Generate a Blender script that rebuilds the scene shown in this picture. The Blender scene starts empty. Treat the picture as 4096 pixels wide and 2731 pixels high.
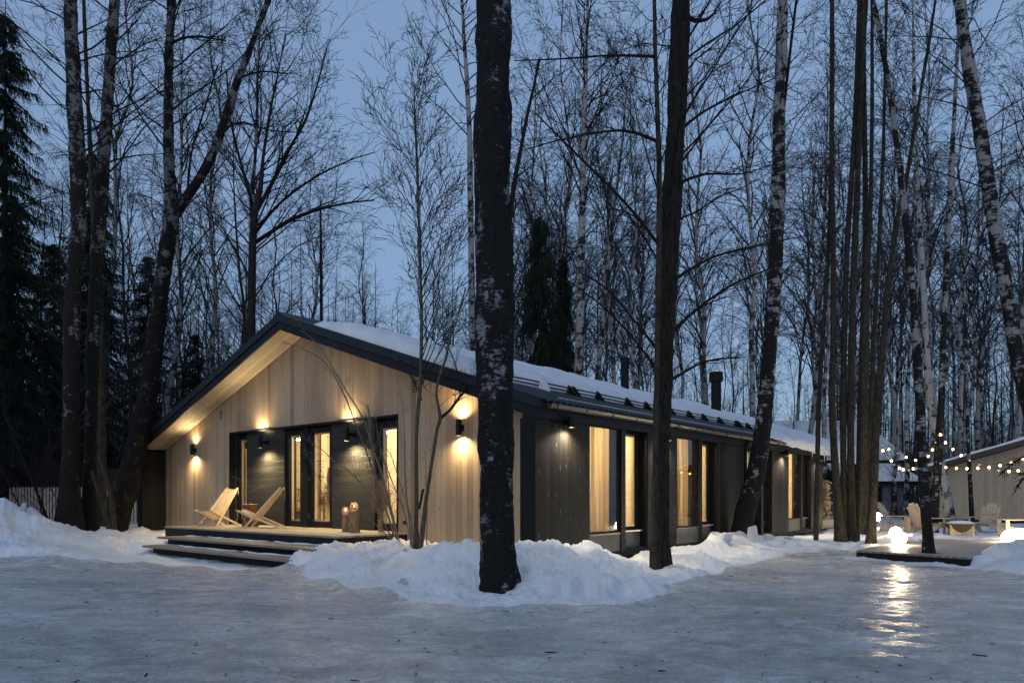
import bpy, math, random
import numpy as np
from mathutils import Vector, Matrix, Euler

# ------------------------------------------------------------------ camera, sky, light, exposure
sc = bpy.context.scene
COL = sc.collection
EYE = 1.28
FPX, CXP, HYP = 2834.0, 2048.0, 1983.0      # focal length, centre column and horizon row on the 4096 px photograph
cam_d = bpy.data.cameras.new("camera"); cam = bpy.data.objects.new("camera", cam_d); COL.objects.link(cam)
cam.location = (0, 0, EYE); cam.rotation_euler = (math.pi/2, 0, 0)
cam_d.sensor_width = 36; cam_d.lens = FPX/4096*36
cam_d.shift_y = (HYP-1365.5)/4096
cam_d.clip_start = .05; cam_d.clip_end = 2000
sc.camera = cam
world = bpy.data.worlds.new("World"); sc.world = world; world.use_nodes = True
wn = world.node_tree.nodes; bg = wn['Background']
sky = wn.new('ShaderNodeTexSky'); sky.sky_type = 'NISHITA'; sky.sun_disc = False
SUN_EL, SUN_ROT = math.radians(7.0), math.radians(200)
sky.sun_elevation = SUN_EL; sky.sun_rotation = SUN_ROT
sky.air_density = 1.0; sky.dust_density = 1.0; sky.ozone_density = 2.2; sky.altitude = 0
hsv = wn.new('ShaderNodeHueSaturation'); hsv.inputs['Hue'].default_value = .505; hsv.inputs['Saturation'].default_value = .95
air = wn.new('ShaderNodeMix'); air.data_type = 'RGBA'; air.inputs[0].default_value = .84; air.inputs[7].default_value = (.84, 1.27, 2.06, 1)   # thin even dusk veil over the clear sky
world.node_tree.links.new(sky.outputs[0], hsv.inputs['Color']); world.node_tree.links.new(hsv.outputs[0], air.inputs[6]); world.node_tree.links.new(air.outputs[2], bg.inputs[0]); bg.inputs[1].default_value = .15
sd = bpy.data.lights.new("sun", 'SUN'); sun = bpy.data.objects.new("sun", sd); COL.objects.link(sun)
sd.energy = .31; sd.angle = math.radians(60); sd.color = (.80, .88, 1.0)
sun.rotation_euler = (math.radians(52), 0, math.radians(-20))
sc.view_settings.view_transform = 'Standard'; sc.view_settings.look = 'None'
sc.view_settings.gamma = 1; sc.view_settings.use_curve_mapping = False
sc.view_settings.exposure = .82
LAMP = 2.3                                     # common factor of every lamp
sc.render.engine = 'CYCLES'

# ------------------------------------------------------------------ helpers
def wpx(px, py, Z):                            # photograph pixel at depth Z -> world point
    return Vector(((px-CXP)/FPX*Z, Z, EYE-(py-HYP)/FPX*Z))
def V(x, y, Z): return wpx(x*1.7415, y*1.7415, Z)
def R2(x, y): return (1200+.4464*x, 1550+.4464*y)
def R5(x, y): return (3250+.5103*x, 1600+.5103*y)
DL = Vector((.637, .771, 0)); DG = Vector((-.771, .637, 0)); CO = Vector((.376, 11.68, 0))
HM = Matrix.Translation(CO) @ Matrix.Rotation(math.atan2(.771, .637), 4, 'Z')
def H(x, y, z=0): return HM @ Vector((x, y, z))

def tag(o, label=None, cat=None, group=None, kind=None):
    if label: o['label'] = label
    if cat: o['category'] = cat
    if group: o['group'] = group
    if kind: o['kind'] = kind
    return o
def empty(name, loc=(0,0,0), rz=0, label=None, cat=None, group=None, mat=None):
    o = bpy.data.objects.new(name, None); COL.objects.link(o); o.empty_display_size = .2
    if mat is not None: o.matrix_world = mat
    else: o.location = loc; o.rotation_euler = (0, 0, rz)
    return tag(o, label, cat, group)
def mesh_obj(name, verts, faces, mat, parent=None, smooth=False, mats=None, midx=None):
    me = bpy.data.meshes.new(name)
    me.from_pydata([tuple(v) for v in verts], [], faces)
    if mats:
        for m in mats: me.materials.append(m)
        if midx is not None: me.polygons.foreach_set('material_index', midx)
    elif mat: me.materials.append(mat)
    if smooth: me.polygons.foreach_set('use_smooth', [True]*len(me.polygons))
    me.update()
    o = bpy.data.objects.new(name, me); COL.objects.link(o)
    if parent: o.parent = parent
    return o
def np_mesh(name, v, f, mat, parent=None, smooth=False):    # v (n,3) f (m,4)
    me = bpy.data.meshes.new(name)
    k = f.shape[1]
    me.vertices.add(len(v)); me.vertices.foreach_set('co', v.astype(np.float32).ravel())
    me.loops.add(f.size); me.loops.foreach_set('vertex_index', f.astype(np.int32).ravel())
    me.polygons.add(len(f)); me.polygons.foreach_set('loop_start', np.arange(0, f.size, k, dtype=np.int32))
    me.polygons.foreach_set('loop_total', np.full(len(f), k, dtype=np.int32))
    if smooth: me.polygons.foreach_set('use_smooth', np.ones(len(f), dtype=bool))
    me.update(calc_edges=True); me.materials.append(mat)
    o = bpy.data.objects.new(name, me); COL.objects.link(o)
    if parent: o.parent = parent
    return o
class MB:
    def __init__(s): s.v = []; s.f = []
    def add(s, vs, fs):
        n = len(s.v); s.v += [Vector(v) for v in vs]; s.f += [tuple(i+n for i in f) for f in fs]; return s
    def box(s, x0, x1, y0, y1, z0, z1):
        return s.add([(x0,y0,z0),(x1,y0,z0),(x1,y1,z0),(x0,y1,z0),(x0,y0,z1),(x1,y0,z1),(x1,y1,z1),(x0,y1,z1)],
              [(0,3,2,1),(4,5,6,7),(0,1,5,4),(1,2,6,5),(2,3,7,6),(3,0,4,7)])
    def obox(s, c, ax, ay, az):               # oriented box, half-axes
        c, ax, ay, az = map(Vector, (c, ax, ay, az))
        vs = [c+sx*ax+sy*ay+sz*az for sz in (-1,1) for sx, sy in ((-1,-1),(1,-1),(1,1),(-1,1))]
        return s.add(vs, [(0,3,2,1),(4,5,6,7),(0,1,5,4),(1,2,6,5),(2,3,7,6),(3,0,4,7)])
    def bar(s, a, b, w, h, up=(0,0,1)):
        a, b = Vector(a), Vector(b); d = b-a; L = d.length; d.normalize()
        side = d.cross(Vector(up))
        if side.length < 1e-4: side = Vector((1,0,0))
        side.normalize(); u = side.cross(d)
        return s.obox((a+b)/2, d*L/2, side*w/2, u*h/2)
    def prism(s, poly, a, b, axis):           # poly = 2d points, extruded along axis between a and b
        def P(u, w, t): return {'x': (t,u,w), 'y': (u,t,w), 'z': (u,w,t)}[axis]
        n = len(poly)
        vs = [P(u,w,a) for u,w in poly]+[P(u,w,b) for u,w in poly]
        fs = [tuple(range(n))[::-1], tuple(range(n,2*n))]+[(i,(i+1)%n,n+(i+1)%n,n+i) for i in range(n)]
        return s.add(vs, fs)
    def lathe(s, prof, n=20, c=(0,0,0)):
        c = Vector(c); vs = []; fs = []
        for r, z in prof:
            for i in range(n):
                a = 2*math.pi*i/n; vs.append(c+Vector((r*math.cos(a), r*math.sin(a), z)))
        m = len(prof)
        for j in range(m-1):
            for i in range(n):
                fs.append((j*n+i, j*n+(i+1)%n, (j+1)*n+(i+1)%n, (j+1)*n+i))
        if prof[0][0] > 1e-6: fs.append(tuple(range(n))[::-1])
        if prof[-1][0] > 1e-6: fs.append(tuple(range((m-1)*n, m*n)))
        return s.add(vs, fs)
    def tube(s, pts, rad, n=8, caps=True, disp=None):
        pts = [Vector(p) for p in pts]; m = len(pts)
        if not hasattr(rad, '__len__'): rad = [rad]*m
        up = Vector((1,0,0)); vs = []; fs = []
        for i in range(m):
            t = (pts[min(i+1,m-1)]-pts[max(i-1,0)]).normalized()
            if i == 0:
                up = t.orthogonal().normalized() if abs(t.x) > .9 else (up-t*up.dot(t)).normalized()
            else: up = (up-t*up.dot(t)).normalized()
            w = t.cross(up)
            for k in range(n):
                a = 2*math.pi*k/n; r = rad[i]*(disp(a, i) if disp else 1)
                vs.append(pts[i]+(up*math.cos(a)+w*math.sin(a))*r)
        for i in range(m-1):
            for k in range(n): fs.append((i*n+k, i*n+(k+1)%n, (i+1)*n+(k+1)%n, (i+1)*n+k))
        if caps: fs += [tuple(range(n))[::-1], tuple(range((m-1)*n, m*n))]
        return s.add(vs, fs)
    def xf(s, M):
        s.v = [M @ v for v in s.v]; return s
    def build(s, name, mat, parent=None, smooth=False, bevel=0):
        o = mesh_obj(name, s.v, s.f, mat, parent, smooth)
        if bevel:
            md = o.modifiers.new('bevel', 'BEVEL'); md.width = bevel; md.segments = 2; md.limit_method = 'ANGLE'
        return o

# numpy value noise
def _h(ix, iy, iz, seed):
    h = (ix*374761393+iy*668265263+iz*2147483647+seed*1274126177) & 0xffffffff
    h = ((h ^ (h >> 13))*1274126177) & 0xffffffff
    return ((h ^ (h >> 16)) & 0xffff)/65535.0
def vnoise(x, y, z=0, seed=0):
    x, y, z = np.broadcast_arrays(np.asarray(x, float), np.asarray(y, float), np.asarray(z, float))
    ix, iy, iz = (np.floor(a).astype(np.int64) for a in (x, y, z))
    fx, fy, fz = x-ix, y-iy, z-iz
    fx, fy, fz = (a*a*a*(a*(a*6-15)+10) for a in (fx, fy, fz))
    r = 0
    for dx in (0,1):
        for dy in (0,1):
            for dz in (0,1):
                w = (fx if dx else 1-fx)*(fy if dy else 1-fy)*(fz if dz else 1-fz)
                r = r+w*_h(ix+dx, iy+dy, iz+dz, seed)
    return r*2-1
def fbm(x, y, z=0, seed=0, o=4, g=.5):
    r = 0; a = 1
    for i in range(o):
        r = r+a*vnoise(x*2**i+i*17.3, y*2**i-i*9.1, np.asarray(z)*2**i, seed+i); a *= g
    return r

# ------------------------------------------------------------------ materials
def mat(name, col=(.5,.5,.5), rough=.6, metal=0, spec=.5, emit=None, estr=0):
    m = bpy.data.materials.new(name); m.use_nodes = True; p = m.node_tree.nodes['Principled BSDF']
    p.inputs['Base Color'].default_value = (*col, 1); p.inputs['Roughness'].default_value = rough
    p.inputs['Metallic'].default_value = metal; p.inputs['Specular IOR Level'].default_value = spec*.6
    if emit: p.inputs['Emission Color'].default_value = (*emit, 1); p.inputs['Emission Strength'].default_value = estr
    return m
class N:
    def __init__(s, m): s.t = m.node_tree; s.p = [x for x in s.t.nodes if x.type == 'BSDF_PRINCIPLED'][0]
    def new(s, ty, **kw):
        n = s.t.nodes.new(ty)
        for k, v in kw.items(): setattr(n, k, v)
        return n
    def link(s, a, b): s.t.links.new(a, b)
    def math(s, op, a, b=None, clamp=False):
        n = s.new('ShaderNodeMath', operation=op, use_clamp=clamp)
        for i, v in enumerate((a, b)):
            if v is None: continue
            if hasattr(v, 'is_output'): s.link(v, n.inputs[i])
            else: n.inputs[i].default_value = v
        return n.outputs[0]
    def obj(s): return s.new('ShaderNodeTexCoord').outputs['Object']
    def mapping(s, src, scale=(1,1,1), rot=(0,0,0)):
        n = s.new('ShaderNodeMapping'); n.inputs['Scale'].default_value = scale; n.inputs['Rotation'].default_value = rot
        s.link(src, n.inputs[0]); return n.outputs[0]
    def noise(s, src, scale, detail=4, rough=.55, dist=0):
        n = s.new('ShaderNodeTexNoise'); n.inputs['Scale'].default_value = scale; n.inputs['Detail'].default_value = detail
        n.inputs['Roughness'].default_value = rough; n.inputs['Distortion'].default_value = dist
        s.link(src, n.inputs['Vector']); return n.outputs[0]
    def voro(s, src, scale, feature='F1', rnd=1):
        n = s.new('ShaderNodeTexVoronoi', feature=feature); n.inputs['Scale'].default_value = scale
        n.inputs['Randomness'].default_value = rnd
        s.link(src, n.inputs['Vector']); return n.outputs['Distance']
    def ramp(s, src, stops, interp='LINEAR'):
        n = s.new('ShaderNodeValToRGB'); cr = n.color_ramp; cr.interpolation = interp
        while len(cr.elements) < len(stops): cr.elements.new(.5)
        for e, (p, c) in zip(cr.elements, stops):
            e.position = p; e.color = (*c, 1) if hasattr(c, '__len__') else (c, c, c, 1)
        s.link(src, n.inputs[0]); return n.outputs[0]
    def mix(s, fac, a, b, blend='MIX'):
        n = s.new('ShaderNodeMix', data_type='RGBA', blend_type=blend)
        for i, v in ((0, fac), (6, a), (7, b)):
            if hasattr(v, 'is_output'): s.link(v, n.inputs[i])
            else: n.inputs[i].default_value = (*v, 1) if hasattr(v, '__len__') else v
        return n.outputs[2]
    def bump(s, h, strength=.5, dist=.02, prev=None):
        n = s.new('ShaderNodeBump'); n.inputs['Strength'].default_value = strength; n.inputs['Distance'].default_value = dist
        s.link(h, n.inputs['Height'])
        if prev is not None: s.link(prev, n.inputs['Normal'])
        return n.outputs[0]
    def out(s, col=None, rough=None, bump=None):
        if col is not None: s.link(col, s.p.inputs['Base Color'])
        if rough is not None: s.link(rough, s.p.inputs['Roughness'])
        if bump is not None: s.link(bump, s.p.inputs['Normal'])

def plank_mat(name, width, across, grain, a, b, gap=.03, rough=.6, knot=None, off=0, dark=.25, tone=.5, streak=.5, spec=.4):
    """boards `width` wide counted along axis `across`, grain running along axis `grain`"""
    m = mat(name, a, rough, 0, spec); n = N(m); co = n.obj()
    sp = n.new('ShaderNodeSeparateXYZ'); n.link(co, sp.inputs[0])
    u = n.math('DIVIDE', n.math('ADD', sp.outputs['XYZ'.index(across)], off+500*width), width)
    idx = n.math('FLOOR', u); fr = n.math('FRACT', u)
    wn_ = n.new('ShaderNodeTexWhiteNoise', noise_dimensions='1D'); n.link(idx, wn_.inputs['W'])
    sc_ = {'X': (1,1,1)}; s = [14, 14, 14]; s['XYZ'.index(grain)] = .7
    shift = n.new('ShaderNodeCombineXYZ'); n.link(n.math('MULTIPLY', idx, 7.31), shift.inputs['XYZ'.index(grain)])
    va = n.new('ShaderNodeVectorMath', operation='ADD'); n.link(co, va.inputs[0]); n.link(shift.outputs[0], va.inputs[1])
    g = n.noise(n.mapping(va.outputs[0], s), 1, 5, .6, .6)
    s2 = [3, 3, 3]; s2['XYZ'.index(grain)] = .8
    g2 = n.noise(n.mapping(va.outputs[0], s2), 1, 3, .5, 1.2)
    t = n.math('ADD', n.math('MULTIPLY', g, streak), n.math('MULTIPLY', wn_.outputs[0], tone))
    t = n.math('ADD', t, n.math('MULTIPLY', n.math('SUBTRACT', g2, .5), .7), True)
    col = n.mix(t, a, b)
    if knot:
        ks = [9, 9, 9]; ks['XYZ'.index(grain)] = 3.2
        vd = n.voro(n.mapping(va.outputs[0], ks), 1)
        km = n.ramp(vd, [(.08, 1), (.17, 0)])
        col = n.mix(n.math('MULTIPLY', km, .8), col, knot)
    edge = n.math('MINIMUM', fr, n.math('SUBTRACT', 1, fr))
    gm = n.ramp(edge, [(gap*.4, 0), (gap, 1)])
    col = n.mix(gm, tuple(c*dark for c in a), col)
    hgt = n.math('ADD', n.math('MULTIPLY', gm, 1), n.math('MULTIPLY', g, .12))
    n.out(col, None, n.bump(hgt, .6, .006)); return m
def noisy(name, a, b, scale=8, rough=.7, bs=.3, bd=.02, stretch=(1,1,1), metal=0, spec=.5):
    m = mat(name, a, rough, metal, spec); n = N(m)
    g = n.noise(n.mapping(n.obj(), stretch), scale, 5, .6, .3)
    n.out(n.mix(n.ramp(g, [(.3, 0), (.7, 1)]), a, b), None, n.bump(g, bs, bd)); return m
def bark_mat(name, dark, light, amount=.5, zfade=0, hscale=9, vs=26, bump=.8, thr=.0, moss=None):
    """birch bark: pale skin broken by dark bands; `amount` pale at the foot, zfade adds pale with height"""
    m = mat(name, dark, .85, 0, .25); n = N(m); co = n.obj()
    sp = n.new('ShaderNodeSeparateXYZ'); n.link(co, sp.inputs[0])
    a = n.noise(n.mapping(co, (hscale*.26, hscale*.26, vs*.55)), 1, 5, .68, .35)
    b = n.noise(n.mapping(co, (hscale*.8, hscale*.8, vs*2.4)), 1, 4, .7, .5)
    c = n.noise(n.mapping(co, (3, 3, 1.6)), 1, 4, .65)
    s = n.math('ADD', n.math('MULTIPLY', a, .42), n.math('ADD', n.math('MULTIPLY', b, .28), n.math('MULTIPLY', c, .62)))
    s = n.math('ADD', s, n.math('MULTIPLY', sp.outputs[2], zfade))
    lo = .655+(.5-amount)*.30; msk = n.ramp(s, [(lo-.012, 0), (lo+.022, 1)])
    fine = n.noise(n.mapping(co, (40, 40, 90)), 1, 3, .6)
    lc = n.mix(fine, tuple(x*.65 for x in light), light)
    dk = n.mix(n.noise(co, 30, 5, .7), tuple(x*.45 for x in dark), tuple(min(1, x*1.7) for x in dark))
    col = n.mix(msk, dk, lc)
    if moss:
        mm = n.ramp(n.math('ADD', n.noise(co, 3.5, 6, .75), n.math('MULTIPLY', sp.outputs[2], -.030)), [(.46, 0), (.56, 1)]); col = n.mix(mm, col, moss)
    crack = n.noise(n.mapping(co, (16, 16, 5)), 1, 5, .7, .8)
    n.out(col, None, n.bump(n.math('ADD', n.math('MULTIPLY', crack, 1.0), n.math('MULTIPLY', msk, .25)), bump, .03)); return m
def rough_bark(name, dark, light, fx=20, fz=3, bump=1.0, moss=None, bd=.03):
    m = mat(name, dark, .9, 0, .2); n = N(m); co = n.obj()
    a = n.noise(n.mapping(co, (fx, fx, fz)), 1, 6, .68, 1.2)
    b = n.noise(co, 5, 4, .6)
    t = n.ramp(a, [(.38, 0), (.62, 1)])
    col = n.mix(t, dark, n.mix(b, light, tuple(x*.5 for x in light)))
    if moss:
        mm = n.ramp(n.noise(co, 3.0, 6, .72), [(.46, 0), (.56, 1)]); col = n.mix(mm, col, moss)
    n.out(col, None, n.bump(a, bump, bd)); return m
def glass_mat(name, tint=(1,1,1), mixf=.12):
    m = bpy.data.materials.new(name); m.use_nodes = True; t = m.node_tree; t.nodes.clear()
    o = t.nodes.new('ShaderNodeOutputMaterial'); tr = t.nodes.new('ShaderNodeBsdfTransparent'); gl = t.nodes.new('ShaderNodeBsdfGlossy')
    tr.inputs[0].default_value = (*tint, 1); gl.inputs['Roughness'].default_value = .02
    fr = t.nodes.new('ShaderNodeFresnel'); ge = t.nodes.new('ShaderNodeNewGeometry'); io = t.nodes.new('ShaderNodeMix')
    io.inputs[2].default_value = 1.5; io.inputs[3].default_value = 1/1.5; t.links.new(ge.outputs['Backfacing'], io.inputs[0]); t.links.new(io.outputs[0], fr.inputs[0])
    mx = t.nodes.new('ShaderNodeMixShader'); t.links.new(fr.outputs[0], mx.inputs[0]); t.links.new(tr.outputs[0], mx.inputs[1]); t.links.new(gl.outputs[0], mx.inputs[2])
    t.links.new(mx.outputs[0], o.inputs[0]); return m

M = {}
M['wood_wall'] = plank_mat('pale_larch_boards', .145, 'Y', 'Z', (.20,.142,.092), (.39,.29,.195), .022, .65, (.20,.12,.075), dark=.5, tone=.75)
M['wood_soffit'] = plank_mat('soffit_boards', .145, 'X', 'Y', (.20,.165,.12), (.34,.285,.215), .03, .65, (.14,.10,.07))
M['dark_v'] = plank_mat('dark_stained_boards', .135, 'X', 'Z', (.005,.0044,.0036), (.023,.020,.0165), .04, .55, (.13,.11,.085), dark=.15, spec=.3, tone=.75)
M['dark_vy'] = plank_mat('dark_stained_boards_inner', .135, 'X', 'Z', (.010,.009,.0075), (.022,.019,.016), .04, .6, None, spec=.3)
M['dark_h'] = plank_mat('black_horizontal_boards', .145, 'Z', 'Y', (.013,.0125,.012), (.042,.040,.036), .04, .5, (.05,.045,.04), spec=.35)
M['black'] = noisy('black_paint', (.006,.0065,.007), (.011,.012,.013), 12, .6, .1, .004, spec=.25)
M['fascia'] = noisy('black_fascia', (.006,.008,.010), (.012,.015,.018), 5, .55, .15, .005, (1,1,1), spec=.3)
M['trim_metal'] = noisy('dark_green_metal_flashing', (.007,.010,.0115), (.013,.018,.020), 6, .42, .05, .003, metal=.1, spec=.4)
M['roof_metal'] = mat('blue_black_roof_sheet', (.030,.038,.048), .4, .5)
M['gutter'] = mat('grey_brown_gutter', (.16,.14,.12), .32, .8)
M['apron'] = noisy('grey_brown_panel', (.10,.092,.08), (.15,.135,.115), 5, .5, .1, .004)
M['cream_h'] = plank_mat('cream_interior_boards', .17, 'Z', 'Y', (.62,.53,.40), (.72,.63,.49), .03, .6, None, dark=.6)
M['cream_hx'] = plank_mat('cream_interior_boards_long', .17, 'Z', 'X', (.58,.49,.36), (.70,.61,.47), .03, .6, None, dark=.6)
M['cream'] = noisy('cream_boards', (.62,.52,.39), (.70,.60,.46), 4, .6, .05, .003)
M['brown_in'] = plank_mat('brown_interior_boards', .14, 'X', 'Z', (.14,.10,.06), (.22,.165,.10), .03, .6, None)
M['brown_y'] = plank_mat('brown_interior_boards_across', .16, 'Y', 'Z', (.17,.125,.07), (.26,.195,.115), .03, .6, None)
M['floor_in'] = plank_mat('interior_floor_boards', .15, 'Y', 'X', (.32,.22,.13), (.42,.30,.18), .02, .4)
M['frame_wood'] = noisy('pale_window_timber', (.52,.40,.27), (.60,.47,.33), 6, .5, .05, .003, (1,1,.2))
M['glass'] = glass_mat('window_glass', (.97,.99,.98))
M['deck'] = plank_mat('weathered_deck_boards', .14, 'X', 'Y', (.17,.14,.11), (.36,.31,.25), .05, .7, None, dark=.25)
M['deck_x'] = plank_mat('frosty_deck_boards', .14, 'Y', 'X', (.22,.19,.17), (.42,.38,.35), .04, .45, None, dark=.35)
M['tread'] = plank_mat('weathered_step_boards', .14, 'X', 'Y', (.12,.10,.08), (.24,.21,.18), .04, .6, None, dark=.3)
M['lamp_black'] = mat('black_lamp_metal', (.007,.007,.007), .45, 0, .3)
M['lamp_face'] = mat('lit_lamp_lens', (1,.9,.7), .3, emit=(1,.86,.6), estr=14*LAMP)
M['globe'] = mat('glowing_globe', (1,.95,.85), .3, emit=(1,.80,.48), estr=17*LAMP)
M['bulb'] = mat('glowing_bulb', (1,.8,.5), .3, emit=(1,.47,.13), estr=5*LAMP)
M['bulb_off'] = mat('clear_unlit_bulb', (.6,.58,.55), .1)
M['stick'] = noisy('pale_chair_timber', (.46,.34,.21), (.60,.46,.30), 5, .55, .1, .003, (1,1,1))
M['adir'] = noisy('weathered_garden_chair_timber', (.40,.32,.24), (.52,.43,.33), 6, .6, .1, .003)
M['rope'] = noisy('hemp_rope', (.42,.34,.25), (.55,.46,.36), 60, .9, .5, .004)
M['log_red'] = rough_bark('reddish_log_bark', (.09,.045,.025), (.26,.13,.07), 26, 2.5, .6)
M['log_pale'] = rough_bark('peeled_log', (.16,.10,.06), (.42,.29,.18), 16, 1.6, .4)
M['log_end'] = noisy('sawn_log_end', (.42,.31,.20), (.55,.43,.29), 14, .7, .1, .003)
M['wicker'] = mat('wicker', (.34,.22,.13), .6)
M['flame'] = mat('candle_glow', (1,.5,.2), .5, emit=(1,.68,.36), estr=4*LAMP)
M['dry'] = noisy('dried_flower_stems', (.20,.13,.08), (.36,.26,.17), 30, .9, .1, .002)
M['curtain'] = None
M['cloth'] = noisy('terracotta_cloth', (.34,.15,.08), (.42,.20,.11), 5, .9, .2, .01)
M['cloth_blue'] = noisy('blue_cloth', (.16,.24,.34), (.22,.32,.42), 5, .9, .2, .01)
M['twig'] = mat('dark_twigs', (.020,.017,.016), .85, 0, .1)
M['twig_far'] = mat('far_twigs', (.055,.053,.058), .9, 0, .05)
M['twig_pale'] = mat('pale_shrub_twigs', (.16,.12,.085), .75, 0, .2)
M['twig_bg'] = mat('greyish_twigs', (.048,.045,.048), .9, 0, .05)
M['needle'] = noisy('dark_spruce_needles', (.008,.014,.010), (.020,.032,.022), 4, .85, 0, .01, spec=.15)
M['bark_main'] = bark_mat('old_birch_bark', (.010,.0095,.0095), (.23,.23,.25), .24, .001, 26, 34, 1.0)
M['bark_left'] = bark_mat('rough_birch_bark', (.013,.011,.0095), (.17,.16,.155), .12, .008, 16, 14, 1.0)
M['bark_lean'] = bark_mat('mossy_birch_bark', (.011,.009,.008), (.16,.15,.145), .04, .009, 16, 14, 1.0, moss=(.030,.034,.012))
M['bark_dark'] = rough_bark('furrowed_dark_bark', (.008,.007,.006), (.055,.046,.037), 30, 3.2, 1.0)
M['bark_smooth'] = rough_bark('smooth_olive_bark', (.018,.0155,.0115), (.082,.070,.050), 16, 7, .9, None, .014)
M['bark_sapling'] = rough_bark('sapling_bark', (.050,.041,.030), (.150,.125,.090), 30, 14, .6, None, .006)
M['bark_birch'] = bark_mat('white_birch_bark', (.016,.014,.013), (.36,.345,.33), .54, .002, 9, 15, .5)
M['bark_birch_grey'] = bark_mat('grey_birch_bark', (.013,.0115,.011), (.28,.27,.265), .22, .008, 10, 14, .6)
M['bark_bg'] = bark_mat('far_birch_bark', (.020,.018,.018), (.32,.31,.30), .52, .002, 7, 9, .3)
M['bark_bg_dark'] = rough_bark('far_dark_bark', (.018,.016,.016), (.050,.046,.043), 8, 4, .4)
M['picket'] = noisy('pale_pickets', (.34,.25,.19), (.44,.34,.27), 4, .7, .1, .004)
M['dark_fence'] = noisy('dark_fence_boards', (.020,.017,.015), (.040,.034,.030), 5, .8, .1, .004)
M['wood_far'] = plank_mat('weathered_shed_boards', .17, 'X', 'Z', (.28,.22,.155), (.42,.34,.25), .02, .7, (.15,.11,.07), dark=.6)
M['far_wall'] = noisy('grey_blue_wall', (.13,.15,.18), (.17,.19,.22), 3, .8, .1, .01)
M['firewood'] = noisy('split_firewood', (.42,.28,.14), (.60,.43,.25), 9, .75, .3, .01)
M['socket'] = mat('dark_grey_plastic', (.03,.032,.036), .4)

m = mat('sheer_curtain', (.86,.74,.52), .8); p = m.node_tree.nodes['Principled BSDF']
n_ = N(m); trl = n_.new('ShaderNodeBsdfTranslucent'); pl_ = n_.noise(n_.mapping(n_.obj(), (11,11,.25)), 1, 3, .6)
pc_ = n_.mix(n_.ramp(pl_, [(.40, 0), (.60, 1)]), (.50,.41,.27), (.92,.82,.60)); n_.link(pc_, trl.inputs[0]); n_.link(pc_, p.inputs['Base Color'])  # shading of the pleats painted into the cloth colour as upright streaks
mx = n_.new('ShaderNodeMixShader'); mx.inputs[0].default_value = .7
outn = [x for x in n_.t.nodes if x.type == 'OUTPUT_MATERIAL'][0]
n_.link(p.outputs[0], mx.inputs[1]); n_.link(trl.outputs[0], mx.inputs[2]); n_.link(mx.outputs[0], outn.inputs[0])
M['curtain'] = m

# snow and ice
def snow_mat():
    m = mat('snow', (.78,.80,.84), .55, 0, .35); n = N(m); co = n.obj()
    big = n.noise(co, 1.3, 4, .6); fine = n.noise(co, 14, 6, .65); grit = n.noise(co, 95, 3, .7)
    col = n.mix(n.ramp(big, [(.35, 0), (.7, 1)]), (.70,.72,.76), (.84,.86,.89))
    specks = n.ramp(n.voro(co, 9), [(.030, 1), (.055, 0)])
    sel = n.ramp(n.noise(co, 2.2, 3, .6), [(.50, 0), (.62, 1)])
    col = n.mix(n.math('MULTIPLY', n.math('MULTIPLY', specks, sel), .8), col, (.10,.075,.05))
    h = n.math('ADD', n.math('MULTIPLY', fine, 1), n.math('MULTIPLY', grit, .25))
    n.out(col, n.ramp(grit, [(.3, .35), (.7, .7)]), n.bump(h, 1.0, .045)); return m
M['snow'] = snow_mat()
def ice_mat():
    m = mat('trodden_ice', (.4,.42,.45), .4, 0, 1.3); n = N(m); co = n.obj()
    big = n.noise(n.mapping(co, (.55,.9,1)), 1.0, 6, .62, .5)
    mid = n.noise(n.mapping(co, (2.6,4.6,1)), 1, 8, .72, .9)
    fine = n.noise(n.mapping(co, (22,40,1)), 1, 6, .75, .4)
    grain = n.noise(n.mapping(co, (30,48,1)), 1, 5, .75)
    t = n.math('ADD', n.math('MULTIPLY', big, .40), n.math('ADD', n.math('MULTIPLY', mid, .42), n.math('MULTIPLY', fine, .18)))
    col = n.ramp(t, [(.37, (.30,.305,.31)), (.46, (.46,.465,.47)), (.53, (.62,.62,.625)), (.61, (.84,.84,.84))])
    dirt = n.ramp(n.noise(n.mapping(co, (7,12,1)), 1, 7, .8, 1.2), [(.56, 0), (.70, 1)])
    col = n.mix(n.math('MULTIPLY', dirt, .6), col, (.15,.13,.11))
    rgh = n.ramp(n.math('ADD', n.math('MULTIPLY', mid, .5), n.math('MULTIPLY', fine, .5)), [(.38, .12), (.50, .24), (.64, .46)])
    h = n.math('ADD', n.math('MULTIPLY', mid, 1.0), n.math('ADD', n.math('MULTIPLY', fine, .38), n.math('MULTIPLY', grain, .42)))
    n.out(col, rgh, n.bump(h, 1.0, .06)); return m
M['ice'] = ice_mat()

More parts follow.
